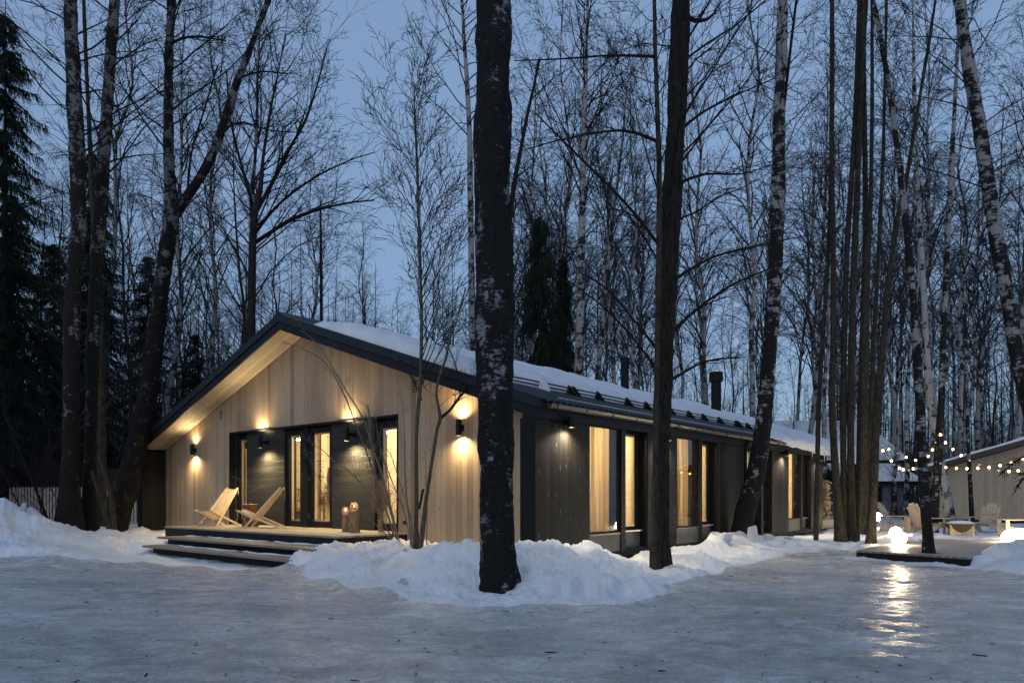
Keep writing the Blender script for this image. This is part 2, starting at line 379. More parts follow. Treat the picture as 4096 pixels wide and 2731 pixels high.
# ------------------------------------------------------------------ ground height field
CTRL = []
def cp(p, h, s): CTRL.append((p[0], p[1], h, s))
def sn(x, y, Z): w = V(x, y, Z); cp(w, w.z, 1)                      # snow surface seen at photo position, depth Z
def toe(x, y, h=0): w = V(x, y, EYE*1627/(y-1138.7)); cp(w, h, 0)   # edge of the ice
for a in range(-180, 180, 15):
    for R in (1.5, 3, 4.8): cp((R*math.sin(math.radians(a)), R*math.cos(math.radians(a))), 0, 0)
    for R in (8, 14, 25):
        if abs(a) > 60: cp((R*math.sin(math.radians(a)), R*math.cos(math.radians(a))), 0 if R < 20 else .2, 0 if R < 12 else 1)
    for R in (60, 120, 300): cp((R*math.sin(math.radians(a)), R*math.cos(math.radians(a))), .3 if a < 0 else .15, 1)
for x, y in [(-300,1300),(-150,1310),(0,1300),(150,1312),(330,1300),(450,1308),(560,1320),(640,1318),(720,1345),(850,1378),(1000,1403),(1090,1412),(1180,1415),
             (1270,1415),(1350,1412),(1480,1402),(1550,1365),(1640,1345),(1720,1318),(1800,1302),(1880,1287),(1960,1272),(2060,1302),(2150,1306),(2240,1322),(2352,1350),(2450,1370)]:
    toe(x, y); toe(x, y+22)
for x, y in [(400,1272),(500,1275),(600,1292),(640,1300),(1860,1278),(1920,1268),(2000,1275)]: toe(x, y, -.02)
for s in [(670,1285,13.0),(700,1262,12.6),(760,1243,12.5),(830,1248,12.5),(900,1240,12.7),(930,1250,12.6),(962,1266,12.6),(990,1258,11.6),(750,1310,10.9),(850,1325,10.1),(860,1290,11),(950,1340,9.5),(940,1300,10.6),
          (1020,1247,10.6),(1060,1252,10.4),(1090,1256,10.2),(1000,1290,9.9),(1000,1335,9.15),(1080,1350,8.85),(1085,1300,9.5),(1000,1370,8.6),(1085,1380,8.45),
          (1120,1362,8.6),(1148,1368,8.55),(1180,1362,8.6),(1205,1330,8.85),(1205,1290,9.4),
          (1200,1246,10.2),(1235,1246,10.4),(1290,1256,10.5),(1360,1268,10.8),(1420,1288,11.2),(1230,1300,9.1),(1300,1305,8.9),(1390,1312,8.8),(1470,1322,8.8),(1500,1345,8.9),
          (1250,1370,8.45),(1350,1372,8.4),(1440,1370,8.42),(1500,1320,10.2),(1480,1264,13.6),(1450,1284,13),(1515,1297,11.9),(1560,1300,11.2),(1600,1275,13),(1560,1255,14.6),
          (1640,1226,16.0),(1690,1228,17.0),(1750,1236,17.4),(1800,1236,18.2),(1770,1262,15.8),(1680,1280,13.6),(1600,1312,11.8),(1850,1245,18),(1900,1240,18.7),(1960,1238,19),(1960,1254,17.2),(1700,1255,15.6),(1880,1262,16.6),
          (2000,1252,17.2),(2040,1246,18),(2300,1242,14.6),(2352,1238,15),(2450,1230,15),(2262,1268,13.6),(2320,1290,12.4),(2400,1300,12),(2270,1295,12.9),
          (0,1147,16.5),(-120,1140,16.5),(0,1200,15.2),(0,1250,14.1),(60,1168,17),(60,1220,15.6),(140,1207,17.6),(120,1250,14.6),(230,1212,18.8),(230,1232,16.8),(230,1262,14.8),(318,1213,21.0),(330,1240,17),(330,1278,14.6),(-200,1230,14)]: sn(*s)
for x, y, h in [(-2.6,5,-.03),(-2.6,7,-.03),(-2.6,9,-.03),(-1.2,5,-.05),(-1.2,9.5,-.02),(0,7,-.05),(-.4,11.5,.15),(.4,13,.2),(.4,14.4,.24),(-1,13.5,.2),(3.2,-.05,.0),(4.4,-.05,.05),(6,-.1,.1),(9,-.2,.2),
                (12,-.1,.05),(15,-.1,.0),(17,-.3,.0),(3,2,-.1),(6,4,-.1),(12,6,-.1),(17,1,.02),(19,2,.02),(22,0,.05),(5,8,-.1),(10,12,.0),(23,6,.1),(1.5,-.1,.3),(.9,-.3,.42)]:
    cp(H(x, y), h, 1)
for x, y in [(12,18),(13,21),(14,24),(10,20),(16,20),(18,24),(17,28),(12,26),(22,30),(9.5,17.5),(13,16),(16,17),(20,20),(14,33),(20,38)]: cp((x, y), .09, 1)
for x, y in [(-13,22),(-17,24),(-12,28),(-20,30),(-25,24),(-10,30)]: cp((x, y), .3, 1)
for x, y in [(7.3,14.8),(7.8,14.0),(8.4,13.2),(8.65,13.1),(9.3,13.9),(10.2,15.1),(11.2,16.3),(9,15),(10,16.5),(11,17.8),(8.2,15.6),(9.5,17.4),(12.0,17.6)]: cp((x, y), -.02, .8)
for x, y, h in [(10.25,18.75,.20),(10.9,19.7,.25),(9.6,17.9,.13),(11.6,19.9,.2),(12.9,17.6,.22),(13.6,17.0,.26),(12.4,16.9,.24),(11.3,15.6,.3)]: cp((x, y), h, 1)
CA = np.array(CTRL)
def gparam(x, y): return np.arctan2(x, y)*10.8, np.log(np.maximum(np.hypot(x, y), .8))*5.5
CU, CV = gparam(CA[:,0], CA[:,1])
def ground(x, y, noise=True):
    x = np.atleast_1d(np.asarray(x, float)); y = np.atleast_1d(np.asarray(y, float))
    h = np.empty_like(x); s = np.empty_like(x)
    for i in range(0, len(x), 40000):
        sl = slice(i, i+40000); u, v = gparam(x[sl], y[sl])
        d2 = (u[:,None]-CU)**2+(v[:,None]-CV)**2+.004
        w = d2**-1.9; W = w.sum(1)
        h[sl] = (w*CA[:,2]).sum(1)/W; s[sl] = (w*CA[:,3]).sum(1)/W
    s = np.clip((s-.35)/.3+.25*fbm(x*1.5, y*1.5, 0, 5, 3), 0, 1)
    if noise:
        far = 1/(1+np.hypot(x, y)/60)
        n1 = fbm(x*.9, y*.9, 0, 1, 3); n2 = fbm(x*3.1, y*3.1, 0, 2, 4, .55)
        rid = 1-np.abs(fbm(x*2.0+.5*n1, y*2.0, 0, 8, 4, .55))*1.5
        n3 = fbm(x*8.5, y*8.5, 0, 31, 3, .6); cr = np.abs(fbm(x*4.2+.3*n2, y*4.2, 0, 41, 3, .6))
        n4 = fbm(x*19, y*19, 0, 51, 2, .6)*np.clip(1.6-np.hypot(x, y)/14, 0, 1)
        tr_ = np.floor((n2+.6*n1)*3)/3
        bumps = .035*n1+.034*n2+.020*rid+.022*n3+.007*n4-.050*np.minimum(cr, .5)+.030*tr_
        h = h+s*bumps*far*np.clip(.45+h*1.6, .4, 1.25)
        h = h+(1-s)*(.012*fbm(x*.7, y*1.3, 0, 11, 3)+.008*fbm(x*2.5, y*5, 0, 12, 3))
    return h, s
def gz(x, y): return float(ground(x, y)[0][0])
ang = np.concatenate([np.linspace(-40, 40, 861), np.linspace(40, 180, 57)[1:], np.linspace(-180, -40, 57)[1:-1]])*math.pi/180
rr = [.6]
while rr[-1] < 2.6: rr.append(rr[-1]*1.12)
while rr[-1] < 38: rr.append(rr[-1]*1.0062)
while rr[-1] < 900: rr.append(rr[-1]*1.14)
rr = np.array(rr); A_, R_ = np.meshgrid(ang, rr); gx = (R_*np.sin(A_)).ravel(); gy = (R_*np.cos(A_)).ravel()
gh, gs = ground(gx, gy)
na, nr = len(ang), len(rr)
ii = np.arange(nr-1)[:,None]*na; jj = np.arange(na)[None,:]; j2 = (jj+1) % na
quads = np.stack([ii+jj, ii+j2, ii+na+j2, ii+na+jj], -1).reshape(-1, 4)[:, ::-1]
fm = gs[quads].mean(1)
gv = np.stack([gx, gy, gh], 1)
def ground_mat():
    """snow and trodden ice on one sheet; the sheet's own 'snow' attribute says where each lies"""
    ms, mi = M['snow'], M['ice']; m = ms.copy(); m.name = 'snow_and_ice'; n = N(m); out = [x for x in n.t.nodes if x.type == 'OUTPUT_MATERIAL'][0]
    vis = {}
    for nd in mi.node_tree.nodes:                       # bring the ice nodes over
        if nd.type == 'OUTPUT_MATERIAL': continue
        c = n.t.nodes.new(nd.bl_idname); vis[nd.name] = c
        for at_ in ('operation', 'data_type', 'blend_type', 'feature', 'noise_dimensions', 'use_clamp'):
            if hasattr(nd, at_): setattr(c, at_, getattr(nd, at_))
        if nd.type == 'VALTORGB':
            while len(c.color_ramp.elements) < len(nd.color_ramp.elements): c.color_ramp.elements.new(.5)
            for e, f_ in zip(c.color_ramp.elements, nd.color_ramp.elements): e.position = f_.position; e.color = f_.color
        for i, inp in enumerate(nd.inputs):
            if hasattr(inp, 'default_value'):
                try: c.inputs[i].default_value = inp.default_value
                except Exception: pass
    for l in mi.node_tree.links:
        if l.to_node.type == 'OUTPUT_MATERIAL': continue
        n.t.links.new(vis[l.from_node.name].outputs[list(l.from_node.outputs).index(l.from_socket)], vis[l.to_node.name].inputs[list(l.to_node.inputs).index(l.to_socket)])
    ip = vis[[x for x in mi.node_tree.nodes if x.type == 'BSDF_PRINCIPLED'][0].name]
    at_ = n.new('ShaderNodeAttribute', attribute_name='snow'); nz = n.noise(n.obj(), 5, 6, .7)
    f_ = n.ramp(n.math('ADD', at_.outputs['Fac'], n.math('MULTIPLY', n.math('SUBTRACT', nz, .5), 1.1)), [(.34, 0), (.62, 1)])
    mx = n.new('ShaderNodeMixShader'); n.link(f_, mx.inputs[0]); n.link(ip.outputs[0], mx.inputs[1]); n.link(n.p.outputs[0], mx.inputs[2]); n.link(mx.outputs[0], out.inputs[0])
    return m
g_ = np_mesh('snowy_ground', gv, quads, ground_mat(), smooth=True); tag(g_, kind='structure')
at_ = g_.data.attributes.new('snow', 'FLOAT', 'POINT'); at_.data.foreach_set('value', gs.astype(np.float32))
disc = MB(); disc.add([(.62*math.sin(a), .62*math.cos(a), -.004) for a in np.linspace(0, 2*math.pi, 25)[:-1]], [tuple(range(24))[::-1]])
tag(disc.build('icy_ground', M['ice']), kind='structure')

# debris on the snow
rng = np.random.default_rng(3)
dn = 520; da = rng.uniform(-.62, .62, dn); dr = np.exp(rng.uniform(math.log(3), math.log(20), dn))
dx, dy = dr*np.sin(da), dr*np.cos(da); dh, _ = ground(dx, dy); mb = MB()
for i in range(dn):
    a = rng.uniform(0, 6.28); L = rng.uniform(.004, .018)*(1 if rng.random() < .94 else 3); c = Vector((dx[i], dy[i], dh[i]+.004))
    d = Vector((math.cos(a), math.sin(a), rng.uniform(-.1, .25)))*L
    mb.bar(c-d, c+d, .003+L*.15, .003+L*.1)
tag(mb.build('bark_litter', M['twig']), 'dark bark flakes and bits of twig strewn over the ice and snow', 'litter', kind='stuff')

# ------------------------------------------------------------------ house
K = .342; EV = -.05; RY = 7.52
def rz_(y): return 2.89+K*(min(y, 15.04-y)-EV)
WR = .70
house = empty('cabin', mat=HM, label='long low timber cabin with pale gable front, black side walls and snowy gabled roof', cat='house')
def part(mb, name, mt, parent=house, smooth=False, bevel=0, label=None):
    o = mb.build(name, mt, parent, smooth, bevel)
    if label: o['label'] = label
    return o
TH = .33
# gable wall with the entrance niche cut out
top = lambda y: rz_(y)-TH-.012
mb = MB()
def slab(y0, y1, z0, x0, x1):
    ys = [y0]+([RY] if y0 < RY < y1 else [])+[y1]
    mb.prism([(y0, z0), (y1, z0)]+[(y, top(y)) for y in ys[::-1]], x0, x1, 'x')
slab(.312, 4.20, .25, WR, WR+.12); slab(10.98, 14.77, .25, WR, WR+.12); slab(4.20, 10.98, 2.975, WR, WR+.12)
part(mb, 'gable_wall', M['wood_wall'], label='pale timber gable wall')
mb = MB(); mb.box(WR+.12, WR+.45, 4.0, 4.20, .25, 3.1).box(WR+.12, WR+.45, 10.98, 11.2, .25, 3.1).box(WR+.125, WR+.45, 4.20, 10.98, 2.975, 3.12)
part(mb, 'niche_lining', M['dark_h'])
mb = MB(); mb.box(WR-.014, WR+.14, 4.16, 4.205, .5, 3.0).box(WR-.014, WR+.14, 10.975, 11.02, .5, 3.0).box(WR-.014, WR+.14, 4.206, 10.974, 2.955, 3.0)
part(mb, 'niche_trim', M['black'], bevel=.004)
# niche back: dark board panels between openings
NX = .85
for y0, y1 in ((8.62, 10.39), (5.11, 6.66)):
    part(MB().box(NX, NX+.35, y0, y1, .50, 2.974), 'board_panel', M['dark_h'], label='black horizontal boarding')
part(MB().box(NX, NX+.28, 7.62, 7.90, .50, 2.974), 'post', M['black'], bevel=.005)
part(MB().box(NX+.15, NX+.35, 4.2, 11.0, 2.84, 2.974), 'niche_header', M['black'])
def window(y0, y1, z0, z1, x, fw=.09, side='gable', glassf=True, mt=None, bottom=.14, name='window', inner=True):
    mb = MB(); d0, d1 = x, x+.07
    if side == 'gable': B = lambda a, b, c, d: mb.box(d0, d1, a, b, c, d)
    else: B = lambda a, b, c, d: mb.box(a, b, d0, d1, c, d)
    B(y0, y0+fw, z0, z1); B(y1-fw, y1, z0, z1); B(y0+fw, y1-fw, z1-fw, z1); B(y0+fw, y1-fw, z0, z0+bottom)
    w = part(mb, name, mt or M['black'], bevel=.004)
    g = MB(); xm = x+.035
    if side == 'gable': g.box(xm-.006, xm+.006, y0+fw-.01, y1-fw+.01, z0+bottom-.01, z1-fw+.01)
    else: g.box(y0+fw-.01, y1-fw+.01, xm-.006, xm+.006, z0+bottom-.01, z1-fw+.01)
    g.build('pane', M['glass'], w)
    if inner:
        mb = MB(); d0, d1 = x+.073, x+.13; f = fw
        if side == 'gable': B = lambda a, b, c, d: mb.box(d0, d1, a, b, c, d)
        else: B = lambda a, b, c, d: mb.box(a, b, d0, d1, c, d)
        e = .035
        B(y0+f-.02, y0+f+e, z0+.1, z1-.05); B(y1-f-e, y1-f+.02, z0+.1, z1-.05); B(y0+f+e, y1-f-e, z1-f-e, z1-.05); B(y0+f+e, y1-f-e, z0+.1, z0+bottom+e)
        mb.build('inner_frame', M['frame_wood'], w)
    return w
window(10.395, 10.975, .52, 2.90, .90, .10)
window(7.905, 8.615, .52, 2.90, .90, .11)
window(4.205, 5.105, .52, 2.90, .90, .14, bottom=.16)
door = window(6.665, 7.615, .53, 2.92, .88, .125, name='door')
MB().bar((.80, 6.755, 1.47), (.80, 6.90, 1.47), .018, .02).box(.80, .88, 6.745, 6.765, 1.46, 1.48).build('handle', mat('brushed_steel', (.5,.5,.52), .3, 1), door)
mb = MB()
for z in (.8, 1.7, 2.7): mb.tube([(.872, 7.60, z-.06), (.872, 7.60, z+.06)], .009, 8)
mb.build('hinge', M['gutter'], door)
# lettering and round emblem on the door glass
def text_mesh(body, size, name, mt, M4, parent=None, align='CENTER'):
    cu = bpy.data.curves.new(name, 'FONT'); cu.body = body; cu.size = size; cu.align_x = align; cu.extrude = .0006; cu.space_line = 1.15
    t = bpy.data.objects.new(name, cu); COL.objects.link(t); bpy.context.view_layer.update()
    me = bpy.data.meshes.new_from_object(t.evaluated_get(bpy.context.evaluated_depsgraph_get()))
    bpy.data.objects.remove(t); o = bpy.data.objects.new(name, me); me.materials.clear(); me.materials.append(mt)
    COL.objects.link(o); o.parent = parent; o.matrix_local = M4; return o
MT = Matrix(((0,0,-1,.905),(-1,0,0,7.18),(0,1,0,2.10),(0,0,0,1)))
text_mesh('почувствуй\nсчастье\nсебя как\nдома', .062, 'door_lettering', M['black'], MT, door)
mb = MB(); cy, cz = 7.15, 1.76
mb.tube([(.905, cy+.085*math.cos(a), cz+.115*math.sin(a)) for a in np.linspace(0, 2*math.pi, 33)], .006, 6, False)
mb.tube([(.905, cy+.07, cz+.03), (.905, cy+.03, cz+.005), (.905, cy, cz+.03), (.905, cy-.04, cz+.005), (.905, cy-.075, cz-.005)], .006, 6)
mb.tube([(.905, cy+.075, cz-.02), (.905, cy+.04, cz-.005), (.905, cy+.01, cz-.025), (.905, cy-.07, cz-.03)], .010, 6)
mb.build('door_emblem', M['black'], door)

# side wings that carry the roof forward
part(MB().box(-.002, .003, -.014, .31, .25, top(0)+.02).box(.003, WR+.02, .262, .31, .25, top(0)+.02), 'front_pier', M['black'])
part(MB().box(0, WR+.02, 14.77, 15.09, .25, top(14.9)), 'front_pier', M['dark_vy'])
# long wall facing the drive
mb = MB()
segs = [(.0035, 1.60), (3.79, 5.09), (7.28, 9.0), (11.02, 12.42), (14.60, 15.84)]
for a, b in segs: part(MB().box(a, b, -.012, .26, .22, 2.84), 'long_wall', M['dark_v'], label='dark stained vertical boarding')
mb = MB()
for a, b in ((1.60, 3.79), (5.09, 7.28), (9.0, 11.02), (12.42, 14.60)): part(MB().box(a, b, -.010, .26, 2.605, 2.84), 'window_header', M['dark_v'])
mb = MB().box(15.842, 15.9, .0, 14.9, .25, 2.84)
part(mb, 'end_wall', M['dark_vy'])
part(MB().box(WR+.13, 15.8, 14.5, 14.76, .25, 2.84), 'rear_wall', M['dark_v'])
part(MB().box(.705, 15.84, .02, 14.7, .12, .25), 'floor_beam', M['black'])
mb = MB()
for x in (2.5, 5, 7.5, 10, 12.5, 15.2): mb.tube([(x, .35, -.3), (x, .35, .13)], .054, 12)
part(mb, 'pile', M['gutter'])
# glazed bays along the long wall
for i, a in enumerate((1.60, 5.09, 12.42)):
    part(MB().box(a+.003, a+1.10, -.006, .05, .22, .545), 'apron_panel', M['apron'])
    part(MB().box(a+.003, a+1.10, -.02, .05, .547, .575), 'window_sill', M['gutter'])
    w = MB().box(a+.005, a+.04, .0, .06, .577, 2.60).box(a+1.06, a+1.10, .0, .06, .577, 2.60).box(a+.041, a+1.059, .0, .06, 2.56, 2.60).box(a+.041, a+1.059, 0, .06, .577, .61)
    w = part(w, 'window', M['black'])
    MB().box(a+.04, a+1.06, .024, .034, .60, 2.57).build('pane', M['glass'], w)
    part(MB().box(a+1.10, a+1.27, -.03, .25, .20, 2.604), 'post', M['dark_v'], bevel=.004)
    part(MB().box(a+1.27, a+2.19, .16, .24, .22, .56), 'apron_panel', M['apron'])
    part(MB().box(a+1.28, a+2.18, .08, .19, .562, .59), 'window_sill', mat('pale_metal_sill', (.45,.46,.48), .35, .6) if i == 0 else bpy.data.materials['pale_metal_sill'])
    part(MB().box(a+2.16, a+2.19, .0, .26, .2, 2.604), 'reveal', M['black'])
    window(a+1.27, a+2.16, .592, 2.60, .17, .07, 'long', bottom=.07)
# third, darker bay with a door-like pair of narrow openings
part(MB().box(9.0, 9.25, .10, .26, .22, 2.6).box(10.15, 10.32, -.02, .26, .2, 2.6), 'post', M['dark_v'])
green = noisy('greenish_blind', (.30,.46,.40), (.36,.52,.45), 3, .6, 0, .002)
window(9.25, 10.14, .45, 2.60, .15, .10, 'long', bottom=.12); window(10.33, 11.0, .45, 2.60, .15, .10, 'long', bottom=.12)
# vents
def vent(origin, du, dv, name='vent'):
    mb = MB(); nrm = du.cross(dv)
    for i in range(3):
        for j in range(5):
            c = origin+du*(i*.055)+dv*(j*.055); mb.obox(c, du*.014, dv*.014, nrm*.003)
    return part(mb, name, M['black'])
vent(Vector((WR-.004, 11.42, 3.40)), Vector((0,1,0)), Vector((0,0,1)))
vent(Vector((WR-.004, 3.60, 3.42)), Vector((0,1,0)), Vector((0,0,1)))
vent(Vector((7.60, -.016, 2.42)), Vector((1,0,0)), Vector((0,0,1)))
sk = part(MB().box(WR-.025, WR-.003, 3.89, 4.0, .69, .77), 'wall_socket', M['socket'], bevel=.004)
# screw heads on the pale wall
mb = MB()
for z in (1.23, 2.08, 3.0):
    for i in range(26):
        y = .40+i*.145
        if y > 4.1: break
        for e in (-.02, .02): mb.obox((WR-.0025, y+e, z), (.0025,0,0), (0,.004,0), (0,0,.004))
part(mb, 'screw_head', M['gutter'])

# roof
roof_h = MB()
XR = 21.0
def rsec(y0, y1, zt, zb, x0, x1, mbx):      # slope strip between y0..y1, top offset zt, bottom offset zb
    ys = [y0]+([RY] if y0 < RY < y1 else [])+[y1]
    mbx.prism([(y, rz_(y)+zb) for y in ys]+[(y, rz_(y)+zt) for y in ys[::-1]], x0, x1, 'x')
for a, b in ((EV-.03, RY), (RY, 15.12)): rsec(a, b, -.03, -TH+.02, .045, XR, roof_h)
roof = part(roof_h, 'roof', M['fascia'])
mb = MB()
for a, b in ((.32, RY), (RY, 14.76)): rsec(a, b, -TH+.0185, -TH, .045, WR-.002, mb)
mb.build('soffit', M['wood_soffit'], roof)
mb = MB()
for a, b in ((EV-.03, RY), (RY, 15.12)): rsec(a, b, -.165, -TH-.004, 0, .043, mb)
mb.build('fascia_board', M['fascia'], roof)
mb = MB()
for a, b in ((EV-.05, RY), (RY, 15.14)): rsec(a, b, .03, -.15, -.03, .042, mb)
for a, b in ((EV-.05, RY), (RY, 15.14)): rsec(a, b, .031, .012, .043, .16, mb)
mb.build('edge_flashing', M['trim_metal'], roof)
# ribbed sheets
mb = MB(); n_r = int((XR-.16)/.19)
for j in range(2):
    for i in range(n_r):
        x = .16+i*.19; xs = [(x, 0), (x+.05, 0), (x+.07, .03), (x+.15, .03), (x+.17, 0), (x+.19, 0)]
        y0, y1 = ((EV-.08, RY), (15.17, RY))[j]
        vs = [(px, y0, rz_(y0)+h-.004) for px, h in xs]+[(px, y1, rz_(RY)+h-.004) for px, h in xs]
        vs += [(px, y0, rz_(y0)+h-.028) for px, h in xs]
        fs = [((k, k+1, k+7, k+6) if j == 0 else (k+1, k, k+6, k+7)) for k in range(5)]+[(k+1, k, k+12, k+13) for k in range(5)]
        mb.add(vs, fs)
mb.build('ribbed_sheet', M['roof_metal'], roof)
mb = MB(); mb.prism([(RY-.17, rz_(RY-.17)+.032), (RY, rz_(RY)+.05), (RY+.17, rz_(RY+.17)+.032), (RY, rz_(RY)+.09)], -.035, XR, 'x')
mb.build('ridge_cap', M['trim_metal'], roof)
# gutter
mb = MB(); gy0, gz0, gr = -.17, 2.80, .068; vs = []; fs = []; n = 12
for i, x in enumerate((.17, XR)):
    for k in range(n+1):
        a = math.pi+math.pi*k/n
        vs.append((x, gy0+gr*math.cos(a), gz0+gr*math.sin(a)))
    for k in range(n+1):
        a = math.pi+math.pi*k/n
        vs.append((x, gy0+(gr-.006)*math.cos(a), gz0+(gr-.006)*math.sin(a)))
m_ = 2*(n+1)
for k in range(n): fs += [(k, k+1, m_+k+1, m_+k), (n+1+k+1, n+1+k, m_+n+1+k, m_+n+1+k+1)]
fs += [(0, m_, m_+n+1, n+1), (n, 2*n+1, m_+2*n+1, m_+n)]
fs += [tuple(range(n+1))]
mb.add(vs, fs); mb.tube([(.17, gy0-gr, gz0), (XR, gy0-gr, gz0)], .009, 6)
gut = mb.build('gutter', M['gutter'], roof, smooth=False)
mb = MB()
for i in range(24):
    x = .32+i*.88
    mb = MB(); mb.tube([(x, gy0+(gr+.004)*math.cos(math.pi+math.pi*k/8), gz0+(gr+.004)*math.sin(math.pi+math.pi*k/8)) for k in range(9)], .007, 5)
    mb.build('gutter_bracket', M['lamp_black'], roof)
mb = MB(); mb.tube([(8.85, -.17, 2.73), (8.85, -.12, 2.6), (8.85, -.08, 2.45), (8.85, -.08, .15)], .045, 12)
part(mb, 'downpipe', M['black'], smooth=True)
mb = MB(); mb.tube([(20.7, -.17, 2.73), (20.7, -.12, 2.6), (20.7, -.10, 2.45), (20.7, -.10, -.05)], .045, 12)
part(mb, 'downpipe', M['trim_metal'], smooth=True)
part(MB().box(20.6, 20.8, .0, .2, -.2, 2.84).box(20.6, 20.8, 14.7, 14.9, -.2, 2.84), 'terrace_post', M['black'])
# snow guard rails
mb = MB()
RG = 1.45
for dz in (.09, .16):
    mb.tube([(.5, RG+.02, rz_(RG)+dz), (XR-.2, RG+.02, rz_(RG)+dz)], .017, 8)
mb.build('snow_guard_rail', M['gutter'], roof)
mb = MB()
for i in range(19):
    x = .9+i*1.1+(.18 if i % 3 == 1 else 0)
    for d in ((0, .16) if i % 4 == 2 else (0,)):
        mb = MB(); mb.prism([(RG-.18, rz_(RG-.18)+.03), (RG+.1, rz_(RG+.1)+.03), (RG+.06, rz_(RG)+.23), (RG, rz_(RG)+.2)], x+d, x+d+.03, 'x')
        mb.build('snow_guard_bracket', M['lamp_black'], roof)
# chimneys
for (x, y, zt, r, rc, hc) in ((9.35, 3.8, 5.42, .115, .135, .20), (15.95, 3.8, 5.88, .185, .245, .36)):
    c = MB().lathe([(r, rz_(y)-.1), (r, zt-hc+.02)], 24, (x, y, 0)).build('chimney', M['black'], roof, smooth=False)
    MB().lathe([(r*.9, zt-hc), (rc, zt-hc+.02), (rc, zt), (rc*.86, zt+.006), (rc*.86, zt-.05), (0, zt-.05)], 24, (x, y, 0)).build('chimney_cowl', M['black'], roof)
# roof snow
def snow_sheet(name, x0, x1, nx, ny, edge, up, thick, label, over=0, cat='snow', seed=0):
    xs = np.linspace(x0, x1, nx); t = np.linspace(0, 1, ny)
    X, T = np.meshgrid(xs, t, indexing='ij')
    e = edge(X); Y = e+(up(X)-e)*T
    base = 2.89+K*(np.minimum(Y, 15.04-Y)-EV)+.028
    d = np.minimum(Y-e, (X-x0)*1.0); d = np.minimum(d, (x1-X)); d2 = (up(X)-Y)
    prof = 1-np.exp(-np.maximum(d, 0)/.10)*1.0
    prof = prof*(1-np.exp(-np.maximum(d2, 0)/.5))
    hgt = thick*(prof)*(1+.25*fbm(X*.8, Y*1.2, 0, seed, 3))+.02*fbm(X*4, Y*4, 0, seed+4, 3)*np.clip(prof*2, 0, 1)
    Z = base+np.maximum(hgt, 0)
    v = np.stack([X, Y, Z], -1).reshape(-1, 3)
    vb = np.stack([X, Y, base-.01], -1).reshape(-1, 3)
    i = np.arange(nx-1)[:,None]*ny; j = np.arange(ny-1)[None,:]
    f = np.stack([i+j, i+ny+j, i+ny+j+1, i+j+1], -1).reshape(-1, 4); n0 = len(v)
    fb = f[:, ::-1]+n0
    side = []
    for k in range(nx-1): side += [(k*ny, n0+k*ny, n0+(k+1)*ny, (k+1)*ny), ((k+1)*ny+ny-1, n0+(k+1)*ny+ny-1, n0+k*ny+ny-1, k*ny+ny-1)]
    for k in range(ny-1): side += [(k+1, n0+k+1, n0+k, k), ((nx-1)*ny+k, n0+(nx-1)*ny+k, n0+(nx-1)*ny+k+1, (nx-1)*ny+k+1)]
    o = np_mesh(name, np.concatenate([v, vb]), np.concatenate([f, fb, np.array(side)]), M['snow'], smooth=True)
    o.matrix_world = HM; return tag(o, label, cat)
snow_sheet('roof_snow', .10, XR, 420, 90, lambda x: 1.60+.10*fbm(x*.8, 0, 0, 3, 4)-.30*np.exp(-((x-2.15)/.15)**2)-.16*np.exp(-((x-6.6)/.14)**2),
           lambda x: 7.25-1.1*np.exp(-(x-.1)/.5)+.1*fbm(x*.5, 3, 0, 9, 2), .24, 'deep snow layer covering the cabin roof above the guard rails', seed=21)
# ice dam over the far eave
xs = np.linspace(10.6, 21.05, 220); n = 18; vs = []; fs = []
for i, x in enumerate(xs):
    w = min(1, (x-10.5)/1.6)*min(1, max((21.1-x), .0)/.35+.25); nz = .5+.5*float(vnoise(x*1.7, 0, 0, 4)); lip = (.10+.28*min(1, max(0, x-13)/5))*(.7+.6*nz)
    yi = .45+.5*min(1, (x-10.6)/3)+.2*float(vnoise(x, 2, 0, 5)); yo = -.05-.32*w*(.8+.3*nz)
    for k in range(n):
        t = k/(n-1)
        if t < .62:
            s = t/.62; y = yi+(yo-yi)*s; z = 2.89+K*(y-EV)+.03+(.05+.22*w)*math.sin(math.pi*min(1, s*.85+.06))**.7
        else:
            s = (t-.62)/.38; y = yo+.10*s*w-.03*math.sin(3.14*s); z = 2.89+K*(yo-EV)+.03+(.05+.22*w)*math.sin(math.pi*.91)**.7*(1-s)-lip*math.sin(s*1.5)*w
        vs.append((x, y+.02*float(vnoise(x*5, k*.7, 0, 6)), z+.02*float(vnoise(x*6, k*.8, 1, 7))))
for i in range(len(xs)-1):
    for k in range(n-1): fs.append((i*n+k, i*n+k+1, (i+1)*n+k+1, (i+1)*n+k))
    fs.append((i*n+n-1, i*n, (i+1)*n, (i+1)*n+n-1))
fs += [tuple(range(n))[::-1], tuple(range((len(xs)-1)*n, len(xs)*n))]
o = mesh_obj('eave_snow', vs, fs, M['snow'], None, True); o.matrix_world = HM
tag(o, 'thick lip of snow and ice sagging over the gutter at the far end', 'snow')
ice = glass_mat('icicle_ice'); ice = mat('icicle', (.72,.76,.8), .15)
for i in range(9):
    x = 13.6+i*.62+random.Random(i).uniform(-.2, .2); L = random.Random(i+50).uniform(.12, .32)
    mb = MB().lathe([(0.001, -L), (.008, -L*.6), (.016, 0)], 7)
    ic = mb.build('icicle', ice, None, True); ic.matrix_world = Matrix.Translation(H(x, -.30, 2.66-.03*(i > 5)))
    tag(ic, 'small icicle hanging from the snow lip at the far eave', 'icicle', 'icicles along the far eave')

# terrace behind the end wall
tr = empty('rear_terrace', mat=HM, label='raised timber terrace under the far end of the roof', cat='terrace')
MB().box(15.92, 20.5, .35, 8, .40, .44).build('deck_boards', M['deck'], tr)
MB().box(15.92, 20.48, .36, 7.98, .12, .398).build('skirt', M['apron'], tr)

